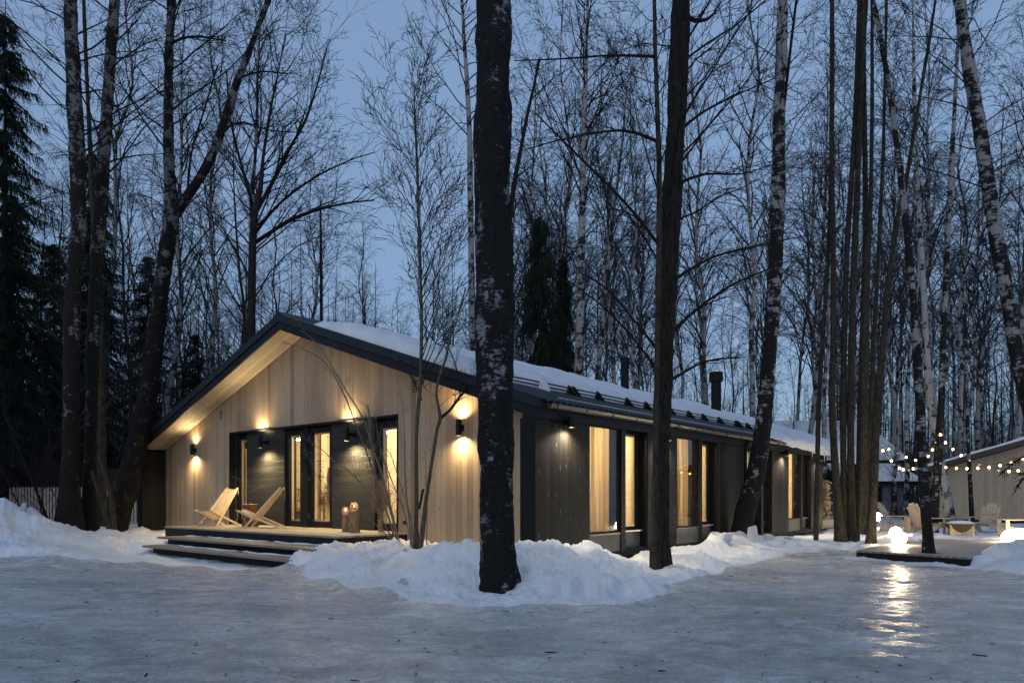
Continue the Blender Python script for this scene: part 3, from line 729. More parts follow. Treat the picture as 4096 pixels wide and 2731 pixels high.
# interior: floor, linings, partitions
mb = MB().box(1.1, 15.8, .30, 14.45, .45, .50); part(mb, 'interior_floor', M['floor_in'])
mb = MB().box(1.1, 15.8, .30, 14.45, 3.0, 3.05); part(mb, 'ceiling', M['cream'])
mb = MB().box(3.6, 3.68, 3.25, 14.4, .5, 3.0); part(mb, 'partition', M['cream_h'])
mb = MB().box(1.3, 15.8, 3.15, 3.23, .5, 3.0); part(mb, 'partition', M['cream_hx'])
mb = MB()
for x in (4.45, 8.6, 11.7): part(MB().box(x, x+.08, .28, 1.02, .5, 3.0), 'partition', M['cream_h']); part(MB().box(x, x+.08, 1.02, 3.14, .5, 3.0), 'partition', M['brown_y'])
part(MB().box(1.75, 3.6, 9.15, 9.22, .5, 3.0), 'partition', M['cream_hx'])
part(MB().box(1.95, 2.12, 8.62, 8.75, .5, 3.0), 'inner_post', M['cream'])
part(MB().box(1.0, 3.6, 14.38, 14.44, .5, 3.0), 'lining', M['cream_hx'])
part(MB().box(1.0, 3.6, 3.24, 3.3, .5, 3.0), 'lining', M['cream'])
part(MB().box(1.74, 1.93, 8.66, 8.72, .5, 3.0), 'brown_lining', M['brown_in'])
part(MB().box(2.14, 2.18, 8.80, 8.95, .5, 3.0), 'brown_lining', M['brown_in'])
mb = MB().box(15.70, 15.8, .3, 3.1, .5, 3.0); part(mb, 'lining', M['cream_h'])
def ceiling_lamp(x, y, e, label, r=.16, col=(1,.77,.42)):
    t = empty('ceiling_lamp', mat=HM @ Matrix.Translation((x, y, 2.99)), label=label, cat='lamp', group='ceiling lamps inside the cabin')
    MB().lathe([(r*.6, 0), (r, -.03), (r, -.06)], 20).build('fitting', M['lamp_black'], t)
    MB().lathe([(r*.95, -.061), (r*.9, -.09), (.001, -.11)], 20).build('diffuser', M['lamp_face'], t, True)
    ld = bpy.data.lights.new('ceiling_light', 'POINT'); ld.energy = e*LAMP; ld.color = col; ld.shadow_soft_size = .15
    lo = bpy.data.objects.new('ceiling_light', ld); COL.objects.link(lo); lo.parent = t; lo.location = (0, 0, -.25)
ceiling_lamp(2.7, 7.0, 36, 'round ceiling lamp in the entrance hall behind the glass door')
ceiling_lamp(2.6, 10.8, 35, 'round ceiling lamp behind the leftmost entrance window')
ceiling_lamp(3.0, 5.6, 21, 'round ceiling lamp behind the window beside the dried flowers')
ceiling_lamp(2.9, 1.7, 66, 'round ceiling lamp in the room behind the nearest side window')
ceiling_lamp(6.4, 1.7, 66, 'round ceiling lamp in the room behind the second pair of side windows')
ceiling_lamp(10.1, 1.7, 17, 'round ceiling lamp in the room behind the leaning birch', col=(.8,1,.8))
ceiling_lamp(13.6, 1.7, 69, 'round ceiling lamp in the farthest side room')
# curtains
def curtain(x0, x1, y, label, amp=.06, waves=5, z0=.56, z1=2.6):
    nx, nz = 90, 24; vs = []; fs = []
    for i in range(nx):
        for k in range(nz):
            t = i/(nx-1); s = k/(nz-1)
            ph = t*waves*6.283+.5*math.sin(t*9)+.25*math.sin(s*3+t*4)
            vs.append((x0+(x1-x0)*t+.012*math.sin(ph*2)*(1-s), y+amp*math.sin(ph)*(1.15-.5*s), z0+(z1-z0)*s))
    for i in range(nx-1):
        for k in range(nz-1): fs.append((i*nz+k, (i+1)*nz+k, (i+1)*nz+k+1, i*nz+k+1))
    o = mesh_obj('curtain', vs, fs, M['curtain'], None, True); o.matrix_world = HM
    md = o.modifiers.new('s', 'SOLIDIFY'); md.thickness = .002
    return tag(o, label, 'curtain')
curtain(1.64, 2.36, .20, 'long cream curtain filling most of the nearest side window')
curtain(3.25, 3.50, .42, 'narrow drawn cream curtain in the nearest recessed side window', .03, 3)
curtain(5.12, 5.72, .20, 'cream curtain at the left of the second side window', waves=5)
curtain(6.75, 6.95, .42, 'narrow cream curtain in the second recessed side window', .03, 3)
curtain(12.46, 12.66, .20, 'narrow cream curtain at the left of the farthest side window', .03, 3)
t = empty('side_table', mat=HM @ Matrix.Translation((6.0, .95, .5)), label='small pale table standing inside the second side window', cat='table')
MB().box(-.3, .3, -.25, .25, .70, .74).build('tabletop', M['frame_wood'], t)
for sx in (-1, 1):
    for sy in (-1, 1): MB().box(sx*.25-.02, sx*.25+.02, sy*.2-.02, sy*.2+.02, 0, .70).build('leg', M['frame_wood'], t)
# hall contents
t = empty('coat_rail', mat=HM @ Matrix.Translation((2.75, 9.1, 0)) @ Matrix.Rotation(math.pi/2, 4, 'Z'), label='timber clothes rail on the hall wall behind the glass door', cat='rail')
MB().tube([(-.25, -.7, 2.14), (-.25, 1.1, 2.14)], .014, 10).bar((-.25, -.7, 2.14), (.12, -.7, 2.14), .02, .02).bar((-.25, 1.1, 2.14), (.12, 1.1, 2.14), .02, .02).build('rail', M['frame_wood'], t)
for i in range(4):
    y = 2.42+i*.17; g = empty('hanging_coat', mat=HM @ Matrix.Translation((y, 8.85, 2.12)) @ Matrix.Rotation(1.2, 4, 'Z'),
        label=['terracotta coat nearest the post on the hall clothes rail', 'second terracotta coat on the hall clothes rail', 'third terracotta coat on the hall clothes rail', 'last terracotta coat on the hall clothes rail, by the door handle'][i], cat='coat', group='coats on the hall rail')
    MB().tube([(0,0,.02),(0,0,-.06),(-.2,0,-.16)], .01, 6).tube([(0,0,-.06),(.2,0,-.16)], .01, 6).build('hanger', M['frame_wood'], g)
    vs = []; fs = []; n1 = 24; prof = [(.03,-.08),(.12,-.12),(.21,-.18),(.22,-.35),(.20,-.7),(.22,-1.05)]
    for w, z in prof:
        for k in range(n1):
            a = 2*math.pi*k/n1; vs.append((w*math.cos(a), (.04+.018*math.sin(5*a+i))*math.sin(a)*1.3, z))
    for j in range(len(prof)-1):
        for k in range(n1): fs.append((j*n1+k, j*n1+(k+1) % n1, (j+1)*n1+(k+1) % n1, (j+1)*n1+k))
    mesh_obj('coat_body', vs, fs, M['cloth'], g, True)
t = empty('hall_bench', mat=HM @ Matrix.Translation((2.75, 10.55, .5)), label='timber bench with a blue blanket seen through the window left of the door', cat='bench')
MB().box(-.3, .3, -.5, .5, .38, .44).box(-.3, .3, -.5, .5, .62, .68).build('shelf', M['frame_wood'], t)
MB().box(-.28, -.24, -.48, -.44, 0, .62).box(.24, .28, -.48, -.44, 0, .62).box(-.28, -.24, .44, .48, 0, .62).box(.24, .28, .44, .48, 0, .62).build('leg', M['frame_wood'], t)
MB().box(-.25, .25, -.4, .4, .02, .34).build('blanket', M['cloth_blue'], t, bevel=.04)
mb = MB()
for k in range(8): mb.tube([(-.25, -.4+k*.11, .72), (-.25, -.38+k*.11, .98)], .018, 6)
mb.tube([(-.25, -.45, .98), (-.25, .45, .98)], .02, 6).build('backrest', M['wicker'], t)

# dried bouquets in glass vases
def seg_mesh(name, A, B, ra, rb, mt, parent=None, sides=3):
    A = np.asarray(A, float); B = np.asarray(B, float); ra = np.asarray(ra, float); rb = np.asarray(rb, float)
    d = B-A; d /= np.maximum(np.linalg.norm(d, axis=1, keepdims=True), 1e-9)
    ref = np.where(np.abs(d[:, 2:3]) < .9, np.array([[0, 0, 1.]]), np.array([[1., 0, 0]]))
    u = np.cross(d, ref); u /= np.linalg.norm(u, axis=1, keepdims=True); w = np.cross(d, u)
    n = len(A); vs = np.empty((n, 2*sides, 3))
    for k in range(sides):
        a = 2*math.pi*k/sides; o = u*math.cos(a)+w*math.sin(a)
        vs[:, k] = A+o*ra[:, None]; vs[:, sides+k] = B+o*rb[:, None]
    base = (np.arange(n)*2*sides)[:, None]
    f = np.concatenate([base+np.array([[k, (k+1) % sides, sides+(k+1) % sides, sides+k]]) for k in range(sides)], 0)
    return np_mesh(name, vs.reshape(-1, 3), f, mt, parent, smooth=False)
def bouquet(loc, label, h=1.0, spread=.30, vh=.31, vr=.062, seed=1, n=46, dense=26):
    r = random.Random(seed); t = empty('flower_vase', loc, 0, label, 'vase')
    MB().lathe([(vr, 0), (vr, vh)], 24).build('glass_vase', glass_mat('vase_glass'), t, True)
    MB().lathe([(vr*.97, 0), (vr*.97, .02), (.001, .021)], 24).build('vase_base', M['bulb_off'], t)
    S = []
    for i in range(n):
        a = r.uniform(0, 6.28); q = r.random()**.6*spread; b = Vector((r.uniform(-.04,.04), r.uniform(-.04,.04), .02)); hh = h*r.uniform(.55, 1)
        e = Vector((q*math.cos(a), q*math.sin(a), hh)); mid = b.lerp(e, .45)+Vector((0,0,.06))
        mid.x *= .5; mid.y *= .5
        S += [(b, mid, .003, .003), (mid, e, .003, .002)]
        for k in range(dense):
            s = r.uniform(.15, 1); p = mid.lerp(e, s); d = Vector((r.uniform(-1,1), r.uniform(-1,1), r.uniform(-.4,.8)))*.07*(1.3-s*.5)
            S.append((p, p+d, .0022, .0035)); S.append((p+d, p+d+Vector((r.uniform(-1,1), r.uniform(-1,1), r.uniform(-1,.3)))*.03, .004, .002))
    A, B, ra, rb = zip(*S); seg_mesh('dried_flowers', A, B, ra, rb, M['dry'], t)
    return t
bouquet((-2.72, 14.65, .522), 'tall glass vase of dry grasses standing on the deck at the right of the door', 1.15, .27)
bouquet(H(1.5, 7.86, .50), 'glass vase of dried flowers standing indoors behind the glass door', 1.15, .22, .45, .06, 5, 34, 16)

# ------------------------------------------------------------------ wall lamps
def wall_lamp(x, y, z, side, h, r, up, label, e=9, cone=150, eup=None, grp='black cylinder lamps on the gable front', lcol=(1, .77, .40)):
    """(x,y,z) cylinder centre in house space; side: direction to the wall"""
    t = empty('wall_lamp', mat=HM @ Matrix.Translation((x, y, z)), label=label, cat='wall lamp', group=grp)
    MB().lathe([(r*.86, -h/2+.012), (r*.86, -h/2), (r, -h/2), (r, h/2), (r*.86, h/2), (r*.86, h/2-.012)], 24).build('lamp_body', M['lamp_black'], t)
    s = Vector(side)
    MB().obox(s*.5, s*.5, s.cross(Vector((0,0,1))).normalized()*.02, (0,0,.035)).obox(s*.94, s*.06, s.cross(Vector((0,0,1))).normalized()*.035, (0,0,.06)).build('bracket', M['lamp_black'], t)
    for d in ((-1, 1) if up else (-1,)):
        MB().lathe([(r*.84, d*(h/2-.010)), (.001, d*(h/2-.010))] if d < 0 else [(.001, h/2-.010), (r*.84, h/2-.010)], 20).build('lens', M['lamp_face'], t)
        ld = bpy.data.lights.new('beam', 'SPOT'); ld.energy = (eup if (eup and d > 0) else e)*LAMP; ld.spot_size = math.radians(cone); ld.spot_blend = 1.0; ld.color = lcol; ld.shadow_soft_size = .03
        lo = bpy.data.objects.new('beam', ld); COL.objects.link(lo); lo.parent = t; lo.location = (0, 0, d*(h/2+.004))
        if d > 0: lo.rotation_euler = (math.pi, 0, 0)
wall_lamp(.585, 12.88, 2.60, (.115,0,0), .31, .055, True, 'cylinder lamp on the pale wall left of the entrance', 36, 160, 13)
wall_lamp(.585, 2.30, 2.59, (.115,0,0), .31, .055, True, 'cylinder lamp on the pale wall right of the forked sapling', 36, 160, 25)
wall_lamp(.615, 9.36, 2.66, (.235,0,0), .30, .055, True, 'cylinder lamp on the black boards above the slatted chairs', 105, 150, 44)
wall_lamp(.615, 5.78, 2.66, (.235,0,0), .30, .055, True, 'cylinder lamp on the black boards right of the glass door', 105, 150, 44)
g2 = 'short cylinder lamps along the dark side wall'
wall_lamp(.84, -.15, 2.555, (0,.135,0), .19, .055, False, 'short lamp on the dark side wall left of the nearest side window', 46, 150, None, g2, (1, .88, .66))
wall_lamp(4.46, -.15, 2.55, (0,.135,0), .19, .055, False, 'short lamp half hidden by the dark trunk on the side wall', 46, 150, None, g2, (1, .88, .66))
wall_lamp(11.85, -.15, 2.55, (0,.135,0), .19, .055, False, 'short lamp on the side wall just right of the leaning birch', 46, 150, None, g2, (1, .88, .66))
wall_lamp(15.25, -.15, 2.55, (0,.135,0), .19, .055, False, 'farthest short lamp at the end of the side wall under the snow lip', 46, 150, None, g2, (1, .88, .66))

# ------------------------------------------------------------------ entrance deck and steps
t = empty('entrance_deck', mat=HM, label='low timber deck with two long steps in front of the cabin door', cat='deck')
MB().box(-1.10, NX+.05, 3.87, 10.88, .485, .52).build('deck_boards', M['deck'], t)
MB().box(-1.085, NX, 3.885, 10.865, .22, .483).build('skirt', M['fascia'], t)
MB().box(-.9, NX, 4.1, 10.6, -.05, .218).build('underside_frame', M['black'], t)
for x0, x1, z, yl in ((-1.78, -1.14, .335, 9.75), (-2.26, -1.60, .175, 9.42)):
    s = MB().box(x0, x1, 3.5, yl, z-.045, z).build('step', M['tread'], t, bevel=.006)
    MB().box(x0+.18, x1+.3, 3.6, yl-.15, z-.20, z-.047).build('step_frame', M['black'], s)
# dusting of snow on the upper step
r = np.random.default_rng(8)
def dust(name, x0, x1, y0, y1, z, label, n=26):
    xs = np.linspace(0, 1, 8); ys = np.linspace(y0, y1, 160); X, Y = np.meshgrid(xs, ys, indexing='ij')
    w = .05+.05*vnoise(Y*1.5, 0, 0, 2)+.02*vnoise(Y*7, 1, 0, 3); XX = x1-(1-X)*0-(np.clip(w, .01, .3))*(1-X)*1.6
    Z = z+.022*np.sin(np.pi*np.clip(X, .001, .999))*np.clip(.6+vnoise(Y*4, X*3, 0, 1), .1, 2)
    v = np.stack([XX, Y, Z], -1).reshape(-1, 3); ny = 160
    i = np.arange(7)[:,None]*ny; j = np.arange(ny-1)[None,:]
    f = np.stack([i+j, i+j+1, i+ny+j+1, i+ny+j], -1).reshape(-1, 4)[:, ::-1]
    o = np_mesh(name, v, f, M['snow'], None, True); o.matrix_world = HM; tag(o, label, 'snow', kind='stuff')
dust('step_snow', 0, -1.12, 3.9, 9.6, .337, 'thin line of snow lying at the back of the upper step')
dust('step_snow', 0, -1.80, 3.9, 9.3, .177, 'thin line of snow lying at the back of the lower step')

# stumps, lantern, flask
def stump(loc, r_, h, mt, label, seed=0, knot=False):
    rs = random.Random(seed); t = empty('log_stool', loc, rs.uniform(0,6), label, 'log')
    ph = [rs.uniform(0,6) for _ in range(4)]; n = 30; vs = []; fs = []; K_ = 12
    for j in range(K_+1):
        z = h*j/K_
        for k in range(n):
            a = 2*math.pi*k/n; rr_ = r_*(1+.05*math.sin(3*a+ph[0])+.03*math.sin(5*a+ph[1])+.02*math.sin(9*a+ph[2]+z*5)+.06*(1-j/K_)**3+.02*math.sin(z*14+ph[3]+a))
            vs.append((rr_*math.cos(a), rr_*math.sin(a), z))
    for j in range(K_):
        for k in range(n): fs.append((j*n+k, j*n+(k+1) % n, (j+1)*n+(k+1) % n, (j+1)*n+k))
    mesh_obj('log_bark', vs, fs, mt, t, True)
    mesh_obj('log_top', [(x, y, z+.002) for x, y, z in vs[-n:]], [tuple(range(n))], M['log_end'], t)
    if knot: MB().lathe([(.035, 0), (.045, .05), (.03, .06)], 12).xf(Matrix.Translation((0,0,.12)) @ Matrix.Rotation(math.radians(75), 4, 'X') @ Matrix.Translation((0,0,r_*.85))).build('knot', mt, t, True)
stump((-6.55, 17.75, .521), .185, .55, M['log_red'], 'reddish log stool with rough bark between the two slatted chairs', 1)
stump((-3.31, 14.85, .521), .112, .445, M['log_pale'], 'taller pale log by the door with the wicker lantern on top', 2, True)
stump((-3.53, 15.10, .521), .088, .36, M['log_pale'], 'shorter pale log half behind the taller one', 3)
def lantern(loc, r_, h, label, e):
    t = empty('wicker_lantern', loc, 0, label, 'lantern', 'wicker lanterns on the logs')
    prof = [(r_*.98,0),(r_*1.02,h*.15),(r_*1.03,h*.5),(r_*.95,h*.66),(r_*.68,h*.84),(r_*.66,h*.90),(r_*.74,h*.94),(r_*.70,h)]
    mb = MB()
    for i in range(22):
        a = 2*math.pi*i/22; mb.tube([(q*math.cos(a), q*math.sin(a), z) for q, z in prof], .0032, 5)
    for q, z in [prof[0]]+[(r_*1.02,h*.13),(r_*1.04,h*.27),(r_*1.04,h*.41),(r_*1.0,h*.54),(r_*.93,h*.68),(r_*.8,h*.77),(r_*.69,h*.87),(r_*.75,h*.95),(r_*.73,h*.985)]:
        mb.tube([(q*math.cos(a), q*math.sin(a), z) for a in np.linspace(0, 6.283, 33)], .004, 5, False)
    mb.build('wicker_basket', M['wicker'], t)
    MB().lathe([(.028,.005),(.028,.07),(.001,.071)], 14).build('candle', mat('candle_wax', (.8,.6,.4), .5), t)
    MB().lathe([(.001,.075),(.014,.09),(.010,.11),(.001,.13)], 10).build('flame', M['flame'], t, True)
    ld = bpy.data.lights.new('candle_light', 'POINT'); ld.energy = e*LAMP; ld.color = (1,.64,.36); ld.shadow_soft_size = .02
    lo = bpy.data.objects.new('candle_light', ld); COL.objects.link(lo); lo.parent = t; lo.location = (0,0,.14)
    a0 = MB().tube([(r_*math.cos(a), 0, h*.55+.02+.4*h*0+.0) if False else (r_*1.0*math.cos(a), .01, h*.62-.10*math.sin(a)) for a in np.linspace(0, 3.14, 9)], .004, 5).build('handle', M['rope'], t)
lantern((-3.31, 14.85, .521+.447), .083, .19, 'glowing wicker lantern standing on the taller pale log', .7)
lantern((-3.55, 15.10, .521+.362), .070, .17, 'lower wicker lantern on the shorter log, mostly hidden', .35)
t = empty('twig_flask', (-6.55, 17.75, .521+.553), 0, 'small round glass flask holding bare twigs on the reddish log', 'vase')
MB().lathe([(.02,0),(.045,.015),(.05,.045),(.038,.075),(.016,.095),(.014,.13),(.02,.135)], 20).build('flask', glass_mat('flask_glass', (.9,.8,.8)), t, True)
MB().tube([(0,0,.02),(-.02,.0,.25),(.02,0,.32),(.16,.02,.40),(.30,.05,.47)], .004, 5).tube([(-.02,0,.25),(-.06,0,.55),(-.12,.02,.72)], .003, 5).tube([(-.04,0,.42),(-.18,0,.50),(-.32,0,.66),(-.46,.02,.70)], .003, 5).tube([(0,0,.3),(.06,0,.42),(.0,0,.5)], .0025, 5).build('twig', M['twig_pale'], t)

# slatted stick chairs
def stick_chair(loc, rz, label):
    t = empty('slatted_chair', loc, rz, label, 'chair', 'slatted folding chairs on the deck')
    T, Ff, S, Rf = Vector((-.52,0,.96)), Vector((.30,0,0)), Vector((.46,0,.41)), Vector((-.52,0,0))
    N_ = 11; W = .60; cross = Vector((.0805,0,.237))
    def slats(A, B, idx, full):
        for i in idx:
            u = (i/(N_-1))*2-1
            fan = 1.0
            sag = -.085*(1-u*u)
            ya, yb = u*W/2*(.62 if A is T else 1.0), u*W/2
            d = (B-A).normalized(); nrm = Vector((-d.z, 0, d.x));
            if nrm.z < 0: nrm = -nrm
            e = B if (abs(u) > .95 and full) else A.lerp(B, (cross-A).length/(B-A).length+.06)
            a = A+Vector((0,ya,0))+nrm*sag*.5; b = e+Vector((0,yb,0))+nrm*sag*(0 if e is B else 1.0)
            mb = MB().bar(a, b, .024 if A is T else .022, .046, nrm) if False else MB().bar(a, b, .030 if A is T else .026, .046 if abs(u) > .95 else .026, nrm)
            mb.build('leg' if e is B else ('back_slat' if A is T else 'seat_slat'), M['stick'], t, bevel=.003)
    slats(T, Ff, range(0, N_), True); slats(S, Rf, [i+.5 for i in range(0, N_-1)], False)
    for u in (-.86, .86):
        MB().bar(S+Vector((0,u*W/2,0)), Rf+Vector((0,u*W/2,0)), .03, .052).build('leg', M['stick'], t, bevel=.003)
    for c, w in ((T, .62), (S, 1.0), (cross+Vector((0,0,.0)), 1.0)):
        k = 13; pts = [c+Vector((.035 if c is S else -.01, (j/(k-1)*2-1)*W/2*w*1.02, -.05*(1-(j/(k-1)*2-1)**2)+.02)) for j in range(k)]
        MB().tube(pts, .007, 6).build('rope', M['rope'], t)
    mb = MB()
    for c, u, L in ((T, -.62, .30), (T, .60, .2), (S, -1, .32), (S, 1, .34)):
        p = c+Vector((0, u*W/2, 0)); mb.tube([p, p+Vector((-.03,0,-L*.4)), p+Vector((.0,.02,-L*.75)), p+Vector((-.03,0,-L))], .006, 6)
    mb.build('rope_tail', M['rope'], t)
    return t
stick_chair((-7.52, 18.05, .521), math.radians(-113), 'slatted timber folding chair facing out from the deck, left of the log')
stick_chair((-6.08, 17.12, .521), math.radians(184), 'slatted timber folding chair seen from the side, right of the log')

# ------------------------------------------------------------------ tree tools
def interp_px(pts, Z, wscale=1.0):
    """pts: (px,py,width_px) in photo pixels, bottom to top -> world points and radii"""
    P, Rr = [], []
    for i, q in enumerate(pts):
        z = Z+(q[3] if len(q) > 3 else 0)
        P.append(wpx(q[0], q[1], z)); Rr.append(q[2]/2/FPX*z*wscale)
    return P, Rr
def smooth_path(P, Rr, step):
    out, rad = [], []
    n = len(P)
    for i in range(n-1):
        p0, p1, p2, p3 = P[max(i-1,0)], P[i], P[i+1], P[min(i+2,n-1)]
        k = max(1, int((p2-p1).length/step))
        for j in range(k):
            t = j/k
            out.append(.5*((2*p1)+(-p0+p2)*t+(2*p0-5*p1+4*p2-p3)*t*t+(-p0+3*p1-3*p2+p3)*t**3)); rad.append(Rr[i]*(1-t)+Rr[i+1]*t)
    out.append(P[-1]); rad.append(Rr[-1]); return out, rad
def trunk_mesh(name, P, Rr, mt, parent, sides=14, step=.25, rough=.0, flare=0, seed=0, org=None, furrow=0):
    P, Rr = smooth_path(P, Rr, step); org = org or Vector((0,0,0))
    n = len(P); pts = np.array([p-org for p in P]); rad = np.array(Rr)
    zb = pts[:, 2]-pts[0, 2]
    tan = np.gradient(pts, axis=0); tan /= np.linalg.norm(tan, axis=1, keepdims=True)
    u = np.cross(tan, np.array([0, 1., 0])); u /= np.linalg.norm(u, axis=1, keepdims=True); w = np.cross(tan, u)
    a = np.arange(sides)*2*math.pi/sides
    ca, sa = np.cos(a)[None, :, None], np.sin(a)[None, :, None]
    dirs = u[:, None, :]*ca+w[:, None, :]*sa
    r = rad[:, None]*np.ones((1, sides))
    if flare: r = r*(1+flare*np.exp(-np.maximum(zb-.25, 0)/.22)[:, None]*(.55+.45*np.sin(a*5+seed)[None, :]))
    base = pts[:, None, :]+dirs*r[:, :, None]
    if rough:
        nz = fbm(base[..., 0]*9, base[..., 1]*9, base[..., 2]*4, seed, 4, .6); nl = fbm(base[..., 0]*2, base[..., 1]*2, base[..., 2]*1.3, seed+9, 2)
        r = r+rough*nz+rough*1.2*nl
        if furrow: r = r+furrow*(1-np.abs(fbm(base[..., 0]*22, base[..., 1]*22, base[..., 2]*3.2, seed+4, 2))*1.8)
        base = pts[:, None, :]+dirs*r[:, :, None]
    v = base.reshape(-1, 3); i = np.arange(n-1)[:, None]*sides; j = np.arange(sides)[None, :]; j2 = (j+1) % sides
    f = np.stack([i+j, i+j2, i+sides+j2, i+sides+j], -1).reshape(-1, 4)
    return np_mesh(name, v, f, mt, parent, smooth=True)
def grow(S, p, d, L, r, lvl, rs, up=.0, kids=7, ang=.7, ratio=.5, wob=.16, droop=0, segs=6, tmin=.2, rmin=.004):
    """recursive branch; S collects (a,b,ra,rb)"""
    n = max(2, segs-1 if lvl == 0 else segs); d = d.normalized(); pts = [p]; st = L/n
    for i in range(n):
        t = (i+1)/n
        d = (d+Vector((rs.gauss(0,wob), rs.gauss(0,wob), rs.gauss(0,wob*.8)))+Vector((0,0,up-droop*t))*.5).normalized()
        q = p+d*st; ra = max(rmin, r*(1-.8*(i/n))); rb = max(rmin*.8, r*(1-.8*t))
        S.append((p, q, ra, rb)); p = q; pts.append((q, d.copy(), rb))
    if lvl <= 0: return
    for k in range(kids):
        t = tmin+(1-tmin)*(k+rs.random())/kids; i = min(n-1, int(t*n)); q, dd, rb = pts[1+i]
        perp = dd.orthogonal().normalized(); perp.rotate(Matrix.Rotation(rs.uniform(0, 6.283), 3, dd))
        nd = dd*math.cos(ang)+perp*math.sin(ang)*rs.uniform(.6, 1.2)
        grow(S, q, nd, L*ratio*rs.uniform(.6, 1.15)*(1.15-.5*t), max(rmin, rb*.6), lvl-1, rs, up, max(3, kids-2), ang, ratio, wob*1.1, droop*1.3, max(3, segs-2), .15, rmin)
def seg_obj(name, S, mt, parent, org=None, sides=3):
    A = np.array([tuple(s[0]) for s in S]); B = np.array([tuple(s[1]) for s in S])
    if org is not None: A = A-np.array(org); B = B-np.array(org)
    return seg_mesh(name, A, B, [s[2] for s in S], [s[3] for s in S], mt, parent, sides)
def path_at(P, t):
    n = len(P)-1; f = t*n; i = min(n-1, int(f)); return P[i].lerp(P[i+1], f-i), (P[i+1]-P[i]).normalized(), i
def photo_tree(name, label, pts, Z, mt, top_ext=6, rough=.012, flare=.4, sides=18, step=.12, seed=0, br=None, brmat=None, furrow=0, group=None, cat='tree', sink=.35, tmat=None, extra=None, nbr=0, brL=3, br0=.35, kids=7, up=.25, ang=1.0, rb=.03, droop=0, lvl=2, ratio=.45, rmin=.004, limbs=()):
    P, Rr = interp_px(pts, Z)
    if top_ext:
        d = (P[-1]-P[-2]).normalized(); d = (d+Vector((0,0,1))*.6).normalized()
        for k in (1, 2): P.append(P[-1]+d*top_ext/2); Rr.append(Rr[-1]*(.6 if k == 1 else .35))
    if sink: P.insert(0, P[0]-Vector((0,0,sink))); Rr.insert(0, Rr[0]*1.05)
    org = P[0].copy(); t = empty(name, org, 0, label, cat, group)
    trunk_mesh('trunk', P, Rr, mt, t, sides, step, rough, flare, seed, org, furrow)
    for lp in limbs:
        q, rad = interp_px(lp, Z); trunk_mesh('limb', q, rad, mt, t, 20, step, rough*.6, 0, seed+3, org, furrow*.6)
    rs = random.Random(seed*7+1); S = []
    PP, RR = smooth_path(P, Rr, .4)
    for k in range(nbr):
        tt = br0+(1-br0)*((k+rs.random())/nbr); q, d, i = path_at(PP, tt); a = rs.uniform(0, 6.283)
        hd = Vector((math.cos(a), math.sin(a), 0)); nd = hd*math.sin(ang)+Vector((0,0,1))*math.cos(ang)
        grow(S, q, nd, brL*rs.uniform(.5, 1.2)*(1.15-.6*tt), min(rb*(1.2-.7*tt), RR[i]*.6), lvl, rs, up*.15, kids, .65, ratio, .13, droop, 7, .2, rmin)
    if extra:
        for pl in extra:
            q, rad = interp_px([e[:3] for e in pl[0]], Z+pl[1]); q, rad = smooth_path(q, rad, .15)
            for i in range(len(q)-1): S.append((q[i], q[i+1], rad[i], rad[i+1]))
            if len(pl) > 2 and pl[2]:
                for k in range(pl[2]):
                    tt = .15+.85*(k+rs.random())/pl[2]; c, d, i = path_at(q, tt); a = rs.uniform(0, 6.283)
                    nd = (d+Vector((rs.uniform(-1,1), rs.uniform(-.6,.6), rs.uniform(-.3,1)))*.9)
                    grow(S, c, nd, pl[3]*rs.uniform(.4, 1), max(.0035, rad[min(i, len(rad)-1)]*.45), pl[4] if len(pl) > 4 else 1, rs, .02, 5, .7, .5, .2, 0, 5, .2, .003)
    if S: seg_obj('branches', S, brmat or M['twig'], t, org, 5)
    return t
VV = lambda L: [(x*1.7415, y*1.7415, w*1.7415) for x, y, w in L]

# ------------------------------------------------------------------ individual trees seen in the photograph
photo_tree('birch_tree', 'massive old birch trunk with rough black bark standing in the snow mound at the centre', VV([(1148,1368,92),(1146,1300,84),(1143,1220,76),(1140,1100,74),(1137,900,80),(1134,700,84),(1132,450,84),(1131,300,82),(1133,120,78),(1134,-40,74)]), 8.95,
    M['bark_main'], 8, .016, .40, 72, .03, 11, furrow=.010, nbr=14, br0=.66, brL=4, ang=.9, rb=.05,
    extra=[(VV([(1166,560,9),(1180,430,12),(1195,350,9),(1212,260,8),(1228,190,6),(1238,140,7)]), -.05, 5, .5, 1)])
photo_tree('maple_tree', 'dark furrowed trunk in front of the side wall, thicker of the close pair', VV([(1517,1300,46),(1516,1200,40),(1518,1050,36),(1523,900,37),(1531,700,41),(1541,500,43),(1549,350,40),(1559,150,41),(1564,-20,40)]), 11.9,
    M['bark_dark'], 8, .010, .35, 56, .04, 12, furrow=.010, nbr=40, br0=.25, brL=3.6, ang=.85, rb=.022, lvl=2, kids=7,
    extra=[(VV([(1580,40,12),(1600,50,9),(1625,45,8),(1645,28,5)]), 0, 2, .3),
           (VV([(1552,640,9),(1640,590,6),(1760,560,4),(1860,540,2)]), -.2, 12, 1.3, 2), (VV([(1548,760,9),(1600,710,7),(1690,650,5),(1790,610,3)]), .1, 12, 1.3, 2),
           (VV([(1560,300,9),(1620,255,6),(1700,215,4),(1780,180,2)]), .2, 12, 1.2, 2), (VV([(1562,420,9),(1620,400,6),(1700,400,4),(1770,380,2)]), -.2, 10, 1.2, 2), (VV([(1545,870,8),(1620,830,5),(1700,820,3)]), 0, 8, 1, 2),
           (VV([(1512,850,7),(1440,760,5),(1380,700,4),(1300,640,2)]), .2, 9, 1, 2)])
